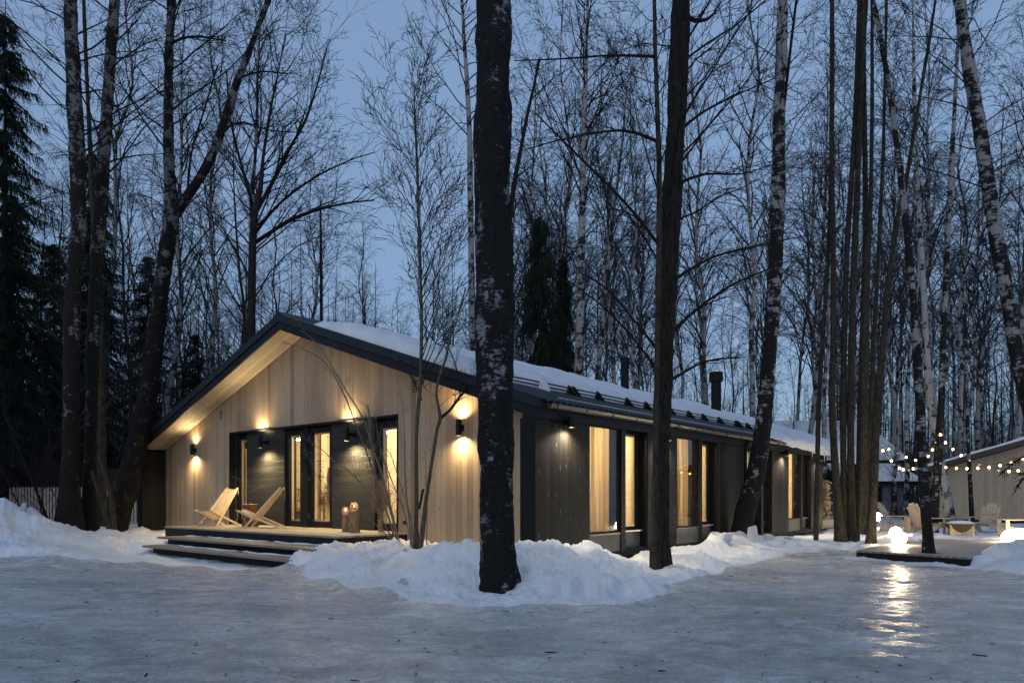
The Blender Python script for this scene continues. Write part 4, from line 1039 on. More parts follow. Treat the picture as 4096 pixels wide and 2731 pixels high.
photo_tree('young_maple', 'slender dark stem growing right against the left of the furrowed trunk', VV([(1503,1298,13),(1504,1200,12),(1506,1000,12),(1510,800,12),(1514,560,14),(1514,400,13),(1510,250,11),(1505,120,10),(1503,0,9)]), 11.4,
    M['bark_smooth'], 4, .002, .1, 14, .08, 13, nbr=26, br0=.42, brL=2.2, ang=1.0, rb=.012, lvl=2, sink=.2,
    extra=[(VV([(1512,560,9),(1440,470,7),(1340,370,6),(1230,260,3)]), 0, 10, .8, 1), (VV([(1510,325,9),(1430,300,6),(1300,318,4),(1190,350,2)]), .2, 10, 1, 2), (VV([(1506,130,8),(1400,128,5),(1300,135,4),(1180,140,2)]), -.2, 9, .9, 2),
           (VV([(1508,800,8),(1460,740,6),(1390,660,5),(1330,625,3)]), .1, 7, .6, 1)])
photo_tree('birch_tree', 'grey birch leaning over the snow bank against the side wall', VV([(1700,1240,42),(1712,1180,44),(1735,1090,40),(1750,1000,36),(1760,900,33),(1768,800,33),(1776,680,32),(1783,520,34),(1788,400,30),(1790,250,26),(1795,120,24),(1798,-20,22)]), 17.6,
    M['bark_birch_grey'], 6, .014, .35, 26, .06, 14, nbr=22, br0=.42, brL=3.0, ang=.9, rb=.02, extra=[(VV([(1792,330,8),(1802,240,7),(1815,120,7),(1832,-20,6)]), .1, 6, 1.2, 2)])
# left group
photo_tree('birch_tree', 'thick old birch with rough brown bark, leftmost trunk of the left clump', VV([(160,1215,56),(160,1120,40),(163,1000,33),(164,850,31),(165,737,31),(178,553,30),(180,450,31),(176,330,31),(170,200,29),(165,100,26),(162,-20,25)]), 17.5,
    M['bark_left'], 6, .014, .16, 40, .06, 15, furrow=.010, nbr=30, br0=.45, brL=4.5, ang=1.0, rb=.03, droop=.15, lvl=2)
photo_tree('birch_tree', 'tall birch with peeling bark, second trunk of the left clump', VV([(206,1212,40),(206,1120,28),(208,1000,25),(212,850,26),(216,737,28),(226,553,27),(234,420,25),(244,280,24),(254,130,23),(264,-20,21)]), 18.2,
    M['bark_left'], 6, .012, .14, 36, .06, 16, furrow=.008, nbr=30, br0=.45, brL=4, ang=1.0, rb=.03, droop=.15, lvl=2)
photo_tree('young_maple', 'slim olive trunk standing behind the left clump of birches', VV([(232,1200,24),(233,1000,20),(228,700,16),(214,480,12),(205,300,9),(196,100,8),(192,-20,7)]), 19.5,
    M['bark_smooth'], 4, .003, .2, 14, .15, 17, nbr=20, br0=.5, brL=2.5, ang=.9, rb=.012)
photo_tree('birch_tree', 'mossy birch leaning behind the left end of the cabin and forking high up', VV([(258,1212,60),(274,1160,56),(296,1100,50),(318,1000,42),(340,900,38),(356,780,36),(372,650,34),(384,560,32),(392,490,30),(390,400,23),(387,300,21),(388,150,18),(394,-20,17)]), 20.6,
    M['bark_lean'], 6, .018, .35, 40, .06, 18, furrow=.015, nbr=34, br0=.5, brL=4.5, ang=.9, rb=.035, droop=.15,
    limbs=[VV([(388,520,22),(402,490,24),(430,452,22),(467,395,20),(500,325,19),(525,250,17),(548,180,15),(575,110,13),(605,30,11),(630,-30,10)])],
    extra=[(VV([(500,325,7),(525,292,6),(560,282,5),(620,300,3),(700,305,2)]), 0, 10, 1.6, 2), (VV([(395,100,7),(420,88,6),(460,85,5),(520,95,3)]), 0, 9, 1.5, 2), (VV([(548,180,6),(600,165,4),(660,170,3)]), 0, 8, 1.5, 2), (VV([(430,452,6),(440,350,5),(470,250,4),(500,150,3)]), .2, 10, 1.6, 2)])
for i, (x0, y0, x1, y1, x2, y2) in enumerate([(250,1205,232,1150,210,1080), (262,1206,250,1120,225,1040)]):
    photo_tree('fallen_limb', ['short grey limb leaning on the foot of the left birches', 'longer bent limb leaning between the left birches and the mossy one'][i], VV([(x0,y0,11),(x1,y1,9),(x2,y2,6)]), 17.0-i*.3, M['bark_smooth'], 0, .002, 0, 10, .2, 40+i, sink=.1, cat='branch')
# forked saplings before the gable
photo_tree('sapling', 'straight slim sapling rising past the roof edge in front of the gable', [(1668,2205,24),(1665,2100,20),(1666,1990,17),(1665,1850,15),(1666,1750,14),(1672,1640,15),(1680,1550,15),(1685,1400,15),(1686,1250,14),(1680,1050,13),(1675,850,11),(1668,650,9),(1660,480,6),(1655,330,4)], 12.75,
    M['bark_sapling'], 0, .003, .2, 14, .06, 19, nbr=44, br0=.42, brL=2.4, ang=.55, rb=.013, lvl=2, kids=7, ratio=.5, up=.6,
    extra=[([(1684,1540,7),(1720,1480,5),(1790,1350,5),(1830,1250,4),(1880,1150,3)], .2, 8, .5, 1), ([(1690,1290,6),(1740,1370,4),(1800,1395,3)], 0, 4, .3), ([(1688,1600,5),(1640,1500,4),(1560,1430,3)], 0, 5, .3, 1)])
photo_tree('sapling', 'crooked forked sapling beside the straight one in front of the gable', [(1682,2195,22),(1695,2080,19),(1706,1990,17),(1722,1880,15),(1735,1800,14),(1748,1720,14),(1760,1672,15),(1752,1620,11),(1746,1567,10),(1762,1490,10),(1784,1432,10),(1794,1375,9),(1815,1310,7),(1840,1240,5),(1862,1150,4)], 12.6,
    M['bark_sapling'], 0, .003, .2, 14, .05, 20, nbr=12, br0=.5, brL=.9, ang=.8, rb=.006, lvl=1,
    extra=[([(1762,1672,13),(1800,1640,12),(1840,1585,11),(1870,1550,10),(1900,1520,8),(1960,1440,6)], .05, 7, .5, 1), ([(1675,2035,11),(1684,2000,10),(1690,1965,10),(1694,1955,11)], -.1), ([(1840,1580,6),(1828,1480,5),(1790,1380,4),(1750,1310,3)], 0, 5, .4, 1)])
def shrub(name, label, stems, Z, mt, seed, nb=9, L=.5, lvl=1, cat='shrub'):
    t = empty(name, wpx(*stems[0][0][:2], Z), 0, label, cat); org = t.location.copy(); S = []; rs = random.Random(seed)
    for st in stems:
        q, rad = interp_px(st, Z+rs.uniform(-.15,.15)); q[0] = q[0]-Vector((0,0,.1)); q, rad = smooth_path(q, rad, .12)
        for i in range(len(q)-1): S.append((q[i], q[i+1], rad[i], rad[i+1]))
        for k in range(nb):
            tt = .25+.75*(k+rs.random())/nb; c, d, i = path_at(q, tt)
            nd = d+Vector((rs.uniform(-1,1), rs.uniform(-.7,.7), rs.uniform(-.2,.9)))*.9
            grow(S, c, nd, L*rs.uniform(.4, 1.1), max(.003, rad[min(i, len(rad)-1)]*.5), lvl, rs, .02, 5, .7, .5, .2, 0, 5, .2, .0024)
    seg_obj('stems', S, mt, t, org, 5)
shrub('bare_shrub', 'bare shrub whose long stems arch left over the door from the snow', [
    [(1600,2172,11),(1572,2070,9),(1530,1910,8),(1495,1800,7),(1450,1670,6),(1385,1564,5),(1330,1470,4),(1265,1370,3),(1200,1318,2)],
    [(1590,2172,9),(1553,2065,8),(1512,1950,7),(1486,1775,6),(1476,1650,6),(1470,1617,5)],
    [(1597,2172,9),(1560,2040,7),(1500,1900,6),(1440,1740,5),(1368,1560,5),(1300,1450,4),(1210,1395,3),(1130,1370,2)],
    [(1588,2175,6),(1486,1995,5),(1415,1900,4),(1347,1852,4),(1290,1800,3),(1240,1770,2)],
    [(1586,2175,5),(1530,2120,4),(1430,2040,3),(1330,1960,2),(1250,1890,2)],
    [(1604,2170,7),(1560,2010,6),(1550,1900,4),(1520,1800,3)]], 12.9, M['twig_pale'], 31, 10, .55)
shrub('bare_shrub', 'thin upright shrub stems beside the wall socket', [
    [(1655,2200,7),(1633,2050,6),(1620,1900,5),(1618,1750,4),(1612,1600,3)],
    [(1650,2200,6),(1622,2065,5),(1570,1930,4),(1520,1780,3),(1500,1650,2)],
    [(1660,2202,7),(1640,2060,5),(1600,1930,4),(1560,1810,3)],
    [(1706,2190,5),(1708,2060,4),(1704,1900,3),(1700,1800,2)]], 12.7, M['twig_pale'], 32, 8, .4)
shrub('bare_shrub', 'dark leafless shrub growing from the snow heap at the far left', [
    [(200,2090,12),(160,2000,10),(110,1880,8),(60,1760,6),(10,1640,4)], [(215,2090,8),(235,1990,7),(250,1880,5),(245,1760,4)],
    [(180,2080,6),(150,1960,5),(180,1850,4),(230,1760,3)], [(120,2070,6),(60,1990,5),(20,1900,4),(-20,1830,3)],
    [(300,2110,6),(270,2010,5),(240,1950,4),(150,1930,3)], [(205,2110,5),(170,2020,4),(175,1940,3)]], 17.5, M['twig'], 33, 12, 1.1, 2)
# cluster of slim trunks right of the cabin
CL = 'slim trunks in the tight clump at the far corner of the cabin'
ft = [
 ('leaning thin stem, leftmost of the clump by the cabin corner', [(1874,1240,11),(1877,1100,11),(1880,950,10),(1888,800,9),(1898,650,9),(1906,500,9),(1910,300,9),(1910,150,8),(1910,-10,7)], 18.9),
 ('pale-footed trunk at the left edge of the tight clump', [(1930,1240,28),(1926,1180,20),(1920,1100,17),(1914,1000,16),(1911,900,15),(1914,800,14),(1914,600,12),(1911,400,11),(1911,200,10),(1912,-10,9)], 18.5),
 ('second trunk of the tight clump, joined at its foot to the first', [(1944,1236,18),(1940,1140,15),(1937,1040,14),(1937,900,14),(1940,750,13),(1946,560,12),(1958,380,12),(1968,200,11),(1974,-10,10)], 18.7),
 ('middle trunk of the tight clump with an olive foot', [(1957,1234,20),(1955,1150,17),(1954,1000,16),(1955,850,15),(1960,650,14),(1968,450,13),(1976,250,12),(1983,-10,11)], 18.6),
 ('right-hand trunk of the tight clump, in front of the downpipe', [(1968,1233,13),(1972,1140,13),(1975,1020,14),(1978,900,14),(1983,720,13),(1988,520,12),(1986,300,11),(1984,100,10),(1990,-10,9)], 18.8)]
for i, (lb, pts, Z) in enumerate(ft):
    photo_tree('young_maple', lb, VV(pts), Z, M['bark_smooth'], 5, .004, .25, 16, .12, 50+i, nbr=16, br0=.35, brL=2.6, ang=.75, rb=.012, group=CL, lvl=2)
photo_tree('young_maple', 'warm-lit brown trunk behind the clump, left one of a joined pair', VV([(1984,1216,20),(1984,1100,15),(1986,1000,14),(1988,850,12),(1993,650,10),(2000,450,9),(2003,250,8),(2003,0,7)]), 22.5, M['bark_smooth'], 4, .003, .2, 14, .2, 61, nbr=14, br0=.4, brL=2.5, ang=.8, rb=.012)
photo_tree('young_maple', 'warm-lit brown trunk behind the clump, right one of a joined pair', VV([(1990,1216,18),(1995,1100,13),(1998,1000,12),(2003,880,11),(2012,700,9),(2022,500,8),(2030,300,7),(2036,0,6)]), 22.8, M['bark_smooth'], 4, .003, .2, 14, .2, 62, nbr=14, br0=.4, brL=2.5, ang=.8, rb=.012)
photo_tree('young_maple', 'smooth trunk bending right at the left corner of the low platform', VV([(2000,1248,24),(2004,1180,18),(2008,1080,18),(2012,980,18),(2020,880,19),(2030,780,13),(2036,680,11),(2050,580,11),(2062,500,11),(2080,420,9),(2100,300,8),(2120,180,7),(2140,60,6),(2150,-20,5)]), 17.8,
    M['bark_smooth'], 4, .004, .3, 18, .1, 63, nbr=26, br0=.35, brL=2.8, ang=.75, rb=.013, lvl=2)
photo_tree('birch_tree', 'dark birch growing up through the low timber platform', VV([(2133,1271,26),(2130,1220,22),(2122,1120,21),(2116,1000,21),(2112,900,20),(2104,780,18),(2095,660,16),(2084,540,15),(2072,430,14),(2058,320,13),(2045,220,12),(2028,120,12),(2012,30,11),(2002,-20,10)]), 14.25,
    M['bark_birch_grey'], 5, .006, .25, 22, .07, 64, nbr=20, br0=.45, brL=2.4, ang=.8, rb=.012)
photo_tree('birch_tree', 'pale birch leaning right beside the platform, hung with bulbs', VV([(2144,1222,20),(2148,1150,17),(2153,1080,17),(2158,1000,16),(2162,920,15),(2166,800,14),(2172,650,12),(2180,480,11),(2190,300,9),(2200,100,7)]), 23.0,
    M['bark_birch_grey'], 4, .005, .25, 18, .12, 65, nbr=26, br0=.4, brL=2.6, ang=.8, rb=.012)
photo_tree('birch_tree', 'white birch curving left, its foot against the shed wall', VV([(2184,1204,24),(2176,1150,20),(2164,1080,18),(2152,1020,18),(2142,960,17),(2134,900,16),(2128,800,14),(2122,680,12),(2114,540,11),(2106,400,10),(2100,200,8)]), 27.5,
    M['bark_birch'], 4, .006, .25, 18, .15, 66, nbr=26, br0=.4, brL=3, ang=.8, rb=.014)
photo_tree('birch_tree', 'thin pole-like birch in front of the shed wall', VV([(2233,1202,11),(2229,1120,9),(2224,1020,8),(2221,900,7),(2218,760,6),(2214,600,5)]), 27.8, M['bark_birch_grey'], 2, .002, .1, 12, .2, 67, nbr=14, br0=.5, brL=1.6, ang=.7, rb=.008)
photo_tree('birch_tree', 'large black and white birch leaning at the right edge', VV([(2450,1275,46),(2420,1150,42),(2385,1000,38),(2358,900,35),(2338,820,33),(2318,700,31),(2300,610,31),(2282,500,30),(2266,400,29),(2248,280,28),(2230,180,27),(2214,80,25),(2203,-20,24)]), 13.2,
    M['bark_birch_grey'], 5, .010, .3, 34, .06, 68, nbr=40, br0=.4, brL=3.0, ang=1.1, rb=.016, droop=.1)
# behind the cabin
photo_tree('oak_tree', 'spreading dark tree rising behind the left roof slope', VV([(576,790,20),(578,700,18),(580,600,17),(584,500,15),(597,440,11),(605,360,8),(620,260,6),(640,160,4),(655,80,2)]), 29,
    M['bark_bg_dark'], 0, .01, .2, 12, .3, 70, nbr=34, br0=.30, brL=7.0, ang=.75, rb=.035, lvl=3, kids=6, ratio=.45, up=.5, rmin=.007, extra=[(VV([(586,490,11),(620,430,9),(660,350,7),(700,280,6),(730,190,4),(750,110,3)]), 0, 16, 2.6, 2), (VV([(583,540,8),(640,470,6),(720,410,5),(800,370,3),(860,350,2)]), .3, 14, 2.2, 2), (VV([(582,560,10),(680,500,8),(780,470,5),(860,460,3)]), .5, 14, 3, 2),(VV([(588,500,9),(560,400,7),(530,280,5),(520,160,3)]), .3, 14, 3, 2)])
photo_tree('birch_tree', 'slender white birch just left of the massive trunk, drooping crown at its top', VV([(1087,815,17),(1084,700,15),(1082,560,14),(1080,420,13),(1078,300,12),(1072,180,10),(1064,60,8),(1060,-30,7)]), 31, M['bark_bg'], 5, .006, .1, 14, .3, 71, nbr=40, br0=.45, brL=6.5, ang=.8, rb=.035, lvl=3, kids=6, ratio=.42, up=.7, droop=.5, rmin=.006)
photo_tree('birch_tree', 'tall birch above the roof midway between the two dark trunks', VV([(1328,880,22),(1331,800,20),(1334,650,18),(1337,500,16),(1339,380,14),(1343,260,11),(1346,140,8),(1350,0,6)]), 33, M['bark_bg'], 5, .006, .1, 14, .3, 72, nbr=44, br0=.35, brL=7, ang=.6, rb=.045, lvl=3, kids=6, ratio=.42, up=.8, droop=.25, rmin=.006)
photo_tree('birch_tree', 'leaning pair-like birch right of the tall one above the roof', VV([(1372,870,12),(1380,780,11),(1392,650,10),(1405,520,9),(1418,420,7),(1432,300,5)]), 37, M['bark_bg'], 3, .004, .1, 12, .4, 73, nbr=30, br0=.35, brL=5.5, ang=.6, rb=.03, lvl=2, kids=8, up=.8, rmin=.007)
photo_tree('young_maple', 'narrow upright tree behind the roof left of the straight sapling', VV([(738,760,8),(738,650,7),(737,560,6),(736,480,3)]), 38, M['bark_bg_dark'], 1, .004, .1, 10, .4, 74, nbr=30, br0=.2, brL=3.5, ang=.7, rb=.02, lvl=2, rmin=.007)

# spruces
def spruce_mesh(hgt, rad, seed, droopy=1.0, nwh=26, hang=1.0):
    rs = random.Random(seed); S = []; T = [(Vector((0,0,-.3)), Vector((0,0,hgt)), hgt*.011, .01)]
    for w in range(nwh):
        t = w/nwh; z = hgt*(.10+.88*t); L0 = rad*(1-t)**.75+.15
        for k in range(7):
            a = rs.uniform(0, 6.283); L = L0*rs.uniform(.6, 1.1); d = Vector((math.cos(a), math.sin(a), .15-.3*droopy*(1-t))); p = Vector((0,0,z+rs.uniform(-.2,.2))); n = 6
            for i in range(n):
                s = i/n; d = (d+Vector((0,0,-.12*droopy if s < .6 else .16))).normalized(); q = p+d*L/n
                T.append((p, q, .02*(1-s)+.006, .02*(1-s)))
                m_ = int(7+L*2.2)
                for j in range(m_):
                    c = p.lerp(q, rs.random()); b = rs.choice((-1, 1))
                    sd = Vector((-d.y, d.x, 0))*b*rs.uniform(.3, 1)/hang+d*.5/hang+Vector((0,0,-rs.uniform(.2, 1.3)*droopy)); ll = rs.uniform(.15, .42)*(1.2-s*.5)*hang
                    S.append((c, c+sd.normalized()*ll, .016, .004))
                p = q
    return S, T
def spruce(x, y, hgt, rad, seed, label, proto=None, droopy=1.0, hang=1.0, nwh=26):
    z = gz(x, y); t = empty('spruce_tree', (x, y, z), random.Random(seed).uniform(0, 6), label, 'spruce tree', 'dark spruces at the edge of the wood')
    if proto is None:
        S, T = spruce_mesh(hgt, rad, seed, droopy, nwh, hang); seg_obj('needles', S, M['needle'], t); seg_obj('trunk', T, M['bark_bg_dark'], t, None, 5)
    else:
        for c in proto.children:
            d = c.copy(); COL.objects.link(d); d.parent = t
        s = hgt/proto['hh']; t.scale = (s*rad, s*rad, s)
    t['hh'] = hgt; return t
sp1 = spruce(-19.3, 27, 20.0, 4.0, 101, 'tallest dark spruce at the left edge of the photo', droopy=1.2, hang=1.5, nwh=34)
for x, y, h_, w_, sd_, lb in [(-24.5, 30, 19, 1.1, 102, 'dark spruce beyond the left edge, partly out of frame'), (-17.4, 29.5, 13, 1.15, 103, 'lower dark spruce right behind the left birch clump'),
    (-15.2, 34, 9, 1.2, 104, 'low spruce between the left birches and the mossy one'), (-17.6, 21.6, 7.5, 1.5, 105, 'low bushy spruce with drooping boughs nearest the far left snow heap'),
    (-22.5, 38, 20, 1.0, 106, 'tall spruce deep in the wood at the left edge'), (-19.2, 24, 13, 1.3, 107, 'broad dark spruce between the tallest spruce and the far left snow heap'),
    (-24.0, 34, 16, 1.2, 108, 'dark spruce seen over the shoulder of the tallest one'), (-21.0, 32.5, 13, 1.3, 109, 'middling spruce filling the gap behind the tallest one'), (-19.0, 37, 14, 1.2, 112, 'distant spruce directly behind the two thick left birches')]:
    spruce(x, y, h_, w_, sd_, lb, sp1)
sp2 = spruce(1.45, 36, 16.2, 3.6, 110, 'weeping dark spruce behind the roof just right of the massive trunk', droopy=2.2, hang=2.3, nwh=22)
spruce(2.9, 40, 15.6, .8, 111, 'smaller drooping spruce right of the weeping one behind the roof', sp2)
# spruce bough hanging into the frame
t = empty('spruce_bough', V(2400, 1030, 11), 0, 'dark spruce bough hanging in front of the shed at the right edge', 'branch'); rs = random.Random(5); S = []; org = t.location.copy()
for (pts, nn) in (([(2440,1010,9),(2370,1040,6),(2330,1060,4),(2302,1085,2)], 60), ([(2440,1040,9),(2380,1075,6),(2345,1105,4),(2330,1130,2)], 60), ([(2420,1030,6),(2360,1080,4),(2338,1090,3)], 40)):
    q, rad = interp_px(VV(pts), 11); q, rad = smooth_path(q, rad, .05)
    for i in range(len(q)-1): S.append((q[i], q[i+1], rad[i], rad[i+1]))
    for k in range(nn):
        c, d, i = path_at(q, rs.random()); sd = (d*.8+Vector((rs.uniform(-1,1), rs.uniform(-1,1), rs.uniform(-1,.4)))).normalized()
        e = c+sd*rs.uniform(.04, .16); S.append((c, e, .006, .004))
        for j in range(9):
            f_ = c.lerp(e, rs.random()); S.append((f_, f_+(sd+Vector((rs.uniform(-1,1), rs.uniform(-1,1), rs.uniform(-1,1)))).normalized()*.022, .003, .001))
seg_obj('needles', S, M['needle'], t, org)

# ------------------------------------------------------------------ background wood: prototypes copied one by one
def proto_tree(kind, seed, hgt):
    rs = random.Random(seed); S = []
    P = [Vector((0,0,-.4))]; n = 9; lean = Vector((rs.uniform(-.05,.05), rs.uniform(-.05,.05), 0))
    for i in range(1, n+1): P.append(Vector((lean.x*hgt*i/n+rs.gauss(0,.12), lean.y*hgt*i/n+rs.gauss(0,.12), hgt*i/n)))
    r0 = {'birch': .115, 'dark': .13, 'thin': .055}[kind]*hgt/18; Rr = [r0*1.15]+[r0*(1-.85*i/n) for i in range(1, n+1)]
    PP, RR = smooth_path(P, Rr, .5)
    cfg = {'birch': dict(nb=34, b0=.34, L=4.4, ang=.46, up=.5, droop=.55, rb=.035), 'dark': dict(nb=30, b0=.2, L=5.0, ang=.85, up=.4, droop=.0, rb=.05), 'thin': dict(nb=26, b0=.28, L=2.8, ang=.5, up=.6, droop=0, rb=.018)}[kind]
    for k in range(cfg['nb']):
        tt = cfg['b0']+(1-cfg['b0'])*(k+rs.random())/cfg['nb']; q, d, i = path_at(PP, tt); a = rs.uniform(0, 6.283); g = cfg['ang']*rs.uniform(.8, 1.25)
        nd = Vector((math.cos(a)*math.sin(g), math.sin(a)*math.sin(g), math.cos(g)))
        s = 1.2-.85*tt if kind != 'dark' else 1.15-.75*tt
        grow(S, q, nd, cfg['L']*rs.uniform(.6, 1.2)*s, min(cfg['rb'], RR[i]*.6), 2, rs, cfg['up']*.2, 7, .55, .48, .11, cfg['droop'], 7, .15, .0055)
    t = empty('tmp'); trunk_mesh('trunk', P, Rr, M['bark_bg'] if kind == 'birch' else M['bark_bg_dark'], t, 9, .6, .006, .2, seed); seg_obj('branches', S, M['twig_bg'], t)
    me = [c for c in t.children]; bpy.data.objects.remove(t)
    return me
PR = {}
for kd, sd in (('birch', (201, 202, 203)), ('dark', (211, 212, 213)), ('thin', (221, 222))):
    PR[kd] = [proto_tree(kd, s, 18) for s in sd]
used_p = set()
def bg_tree(kind, x, y, hgt, rs, label, group, name):
    k = rs.randrange(len(PR[kind])); t = empty(name, (x, y, gz(x, y)), rs.uniform(0, 6.28), label, 'tree', group)
    s = hgt/18; t.scale = (s*rs.uniform(.85, 1.1),)*2+(s,)
    for c in PR[kind][k]:
        if (kind, k) in used_p: d = c.copy(); COL.objects.link(d)
        else: d = c
        d.parent = t
    used_p.add((kind, k))
ZN = [(-120, 330, 'in the dark wood behind the left birch clump'), (330, 640, 'in the wood above the left roof slope'), (640, 960, 'in the wood above the snowy roof left of the straight sapling'), (960, 1180, 'in the wood above the roof just left of the massive trunk'),
      (1180, 1500, 'in the wood above the roof between the two big dark trunks'), (1500, 1790, 'in the wood above the chimneys'), (1790, 2000, 'in the wood behind the clump of slim trunks'), (2000, 2480, 'in the wood behind the shed and fire pit')]
NMS = {'birch': ('birch_tree', 'pale-stemmed bare birch'), 'dark': ('bare_tree', 'dark bare spreading tree'), 'thin': ('bare_sapling', 'thin bare upright tree')}
rs = random.Random(77); cnt = 0
def inhouse(x, y):
    d = Vector((x, y, 0))-CO; a, b = d.dot(DL), d.dot(DG); return -1.5 < a < 22.5 and -1.5 < b < 16.8
spots = []
for zi, (x0, x1, lb) in enumerate(ZN):
    dens = [38, 36, 32, 22, 30, 21, 18, 38][zi]
    made = 0; tries = 0
    while made < dens and tries < 2000:
        tries += 1
        Z = rs.uniform(27, 68) if zi > 0 else rs.uniform(24, 60); xv = rs.uniform(x0, x1); X = (xv-1176)/1627*Z
        if inhouse(X, Z) or (zi == 7 and Z < 36) or any((X-a)**2+(Z-b)**2 < 3.2 for a, b in spots): continue
        kd = rs.choices(('birch', 'dark', 'thin'), [(.2,.5,.3), (.25,.45,.3), (.2,.45,.35), (.4,.3,.3), (.75,.05,.2), (.6,.05,.35), (.5,.1,.4), (.65,.05,.3)][zi])[0]
        hg = {'birch': rs.uniform(20, 30), 'dark': rs.uniform(11, 19), 'thin': rs.uniform(10, 19)}[kd]*(1.0 if zi not in (2,) else .62)
        if zi == 3: hg *= .66
        nm, ds = NMS[kd]; spots.append((X, Z)); bg_tree(kd, X, Z, hg, rs, ds+' '+lb, 'bare trees '+lb, nm); made += 1
# far-off wood as one mass
S = []; TR = []; rs = random.Random(9)
for i in range(1500):
    Z = rs.uniform(62, 130); a = rs.uniform(-.78, .78)
    if .10 < math.tan(a) < .42 and rs.random() < .3: continue
    h = 0; X = math.tan(a)*Z; h = rs.uniform(11, 25) if rs.random() < .75 else rs.uniform(5, 10); h *= .55 if .10 < math.tan(a) < .42 else 1; b = Vector((X, Z, 0)); tp = b+Vector((rs.gauss(0,.7), rs.gauss(0,.7), h))
    TR.append((b, tp, rs.uniform(.07, .17), .02))
    for k in range(28):
        t_ = rs.uniform(.12, 1); c = b.lerp(tp, t_); g = rs.uniform(0, 6.28); L = (1.25-t_)*rs.uniform(1.2, 4)
        d = Vector((math.cos(g), math.sin(g), rs.uniform(.1, 1.4))).normalized(); e = c+d*L*.5; f_ = e+(d+Vector((rs.gauss(0,.3), rs.gauss(0,.3), rs.gauss(.1,.3))))*L*.5
        S += [(c, e, .022, .015), (e, f_, .015, .010)]
        for j in range(4):
            q = c.lerp(f_, rs.uniform(.3, 1)); S.append((q, q+Vector((rs.gauss(0,.6), rs.gauss(0,.6), rs.gauss(.25,.5))), .010, .008))
S += TR
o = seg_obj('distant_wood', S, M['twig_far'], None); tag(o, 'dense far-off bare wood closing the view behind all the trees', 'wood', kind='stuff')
# undergrowth thicket near the forest floor
S = []; rs = random.Random(19)
for i in range(900):
    Z = rs.uniform(25, 60); xv = rs.uniform(-100, 2450); X = (xv-1176)/1627*Z
    if inhouse(X, Z) or (X > 8 and Z < 37): continue
    for k in range(4):
        grow(S, Vector((X+rs.gauss(0,.4), Z+rs.gauss(0,.4), .1)), Vector((rs.gauss(0,.35), rs.gauss(0,.35), 1)), rs.uniform(1.2, 4.5), .012, 1, rs, .03, 6, .5, .5, .12, 0, 5, .2, .007)
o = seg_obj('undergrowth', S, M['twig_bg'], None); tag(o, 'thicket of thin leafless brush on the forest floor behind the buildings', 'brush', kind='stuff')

# ------------------------------------------------------------------ fences, shed, neighbouring buildings
t = empty('picket_fence', (0,0,0), 0, 'pale picket fence with a dark rail behind the left birches', 'fence')
f0, f1 = Vector((-17.2, 24.3, 0)), Vector((-11.2, 24.3, 0)); n = 56
for i in range(n):
    p = f0.lerp(f1, i/n); pk = MB().box(p.x-.037, p.x+.037, p.y-.012, p.y+.012, .28, 1.56).box(p.x-.022, p.x+.022, p.y-.012, p.y+.012, 1.562, 1.59)
    pk.build('picket', M['picket'], t)
MB().box(f0.x, f1.x, 24.32, 24.36, 1.27, 1.36).box(f0.x, f1.x, 24.32, 24.36, .45, .53).build('rail', M['dark_fence'], t)
t = empty('board_fence', (0,0,0), 0, 'taller dark board fence standing behind the pale pickets', 'fence')
mb = MB()
for i in range(150): x = -26+i*.115; mb.box(x, x+.10, 27.6, 27.63, .2, 2.35+.03*math.sin(i*3.7))
mb.build('boards', M['dark_fence'], t)
MB().box(-26, -8.8, 27.635, 27.68, 1.9, 2.0).box(-26, -8.8, 27.635, 27.68, .5, .6).build('rail', M['dark_fence'], t)

SHM = Matrix.Translation((19.6, 33.1, 0)) @ Matrix.Rotation(math.atan2(-.60, .80), 4, 'Z')
t = empty('garden_shed', mat=SHM, label='pale board shed with a snow-edged sloping roof at the right edge', cat='shed')
kz = .30
MB().prism([(0,.22),(11,.22),(11,2.4+kz*0.0+.0),(5.5,2.42+kz*5.5),(0,2.42)], 0, .2, 'y').build('front_wall', M['wood_far'], t)
MB().box(-.03, .16, .205, 7, .22, 2.4).box(10.9, 11.03, .205, 7, .22, 2.4).build('side_wall', M['dark_vy'], t)
MB().box(-.0, 11, .02, 7, -.1, .215).build('plinth', M['black'], t)
mb = MB()
for a, b in ((-.55, 5.5), (5.5, 11.5)):
    za, zb = 2.5+kz*min(a, 11-a), 2.5+kz*min(b, 11-b)
    mb.prism([(a, za-.06), (b, zb-.06), (b, zb+.16), (a, za+.16)], -.55, 7.2, 'y')
rf = mb.build('roof', mat('brown_fascia', (.05,.038,.03), .6), t)
mb = MB()
for a, b in ((-.6, 5.5), (5.5, 11.6)):
    za, zb = 2.5+kz*min(a, 11-a), 2.5+kz*min(b, 11-b)
    k_ = 30; pts_t = [(a+(b-a)*i/k_, za+(zb-za)*i/k_+.27+.03*float(vnoise(i*.4, a, 0, 3))) for i in range(k_+1)]
    mb.prism([(a, za+.165), (b, zb+.165)]+pts_t[::-1], -.56, 7.1, 'y')
mb.build('roof_snow', M['snow'], t)
mb = MB()
for i in range(3):
    for j in range(3): mb.box(3.05+i*.12, 3.12+i*.12, -.01, -.002, 2.62+j*.09, 2.67+j*.09)
mb.build('vent', M['black'], t)
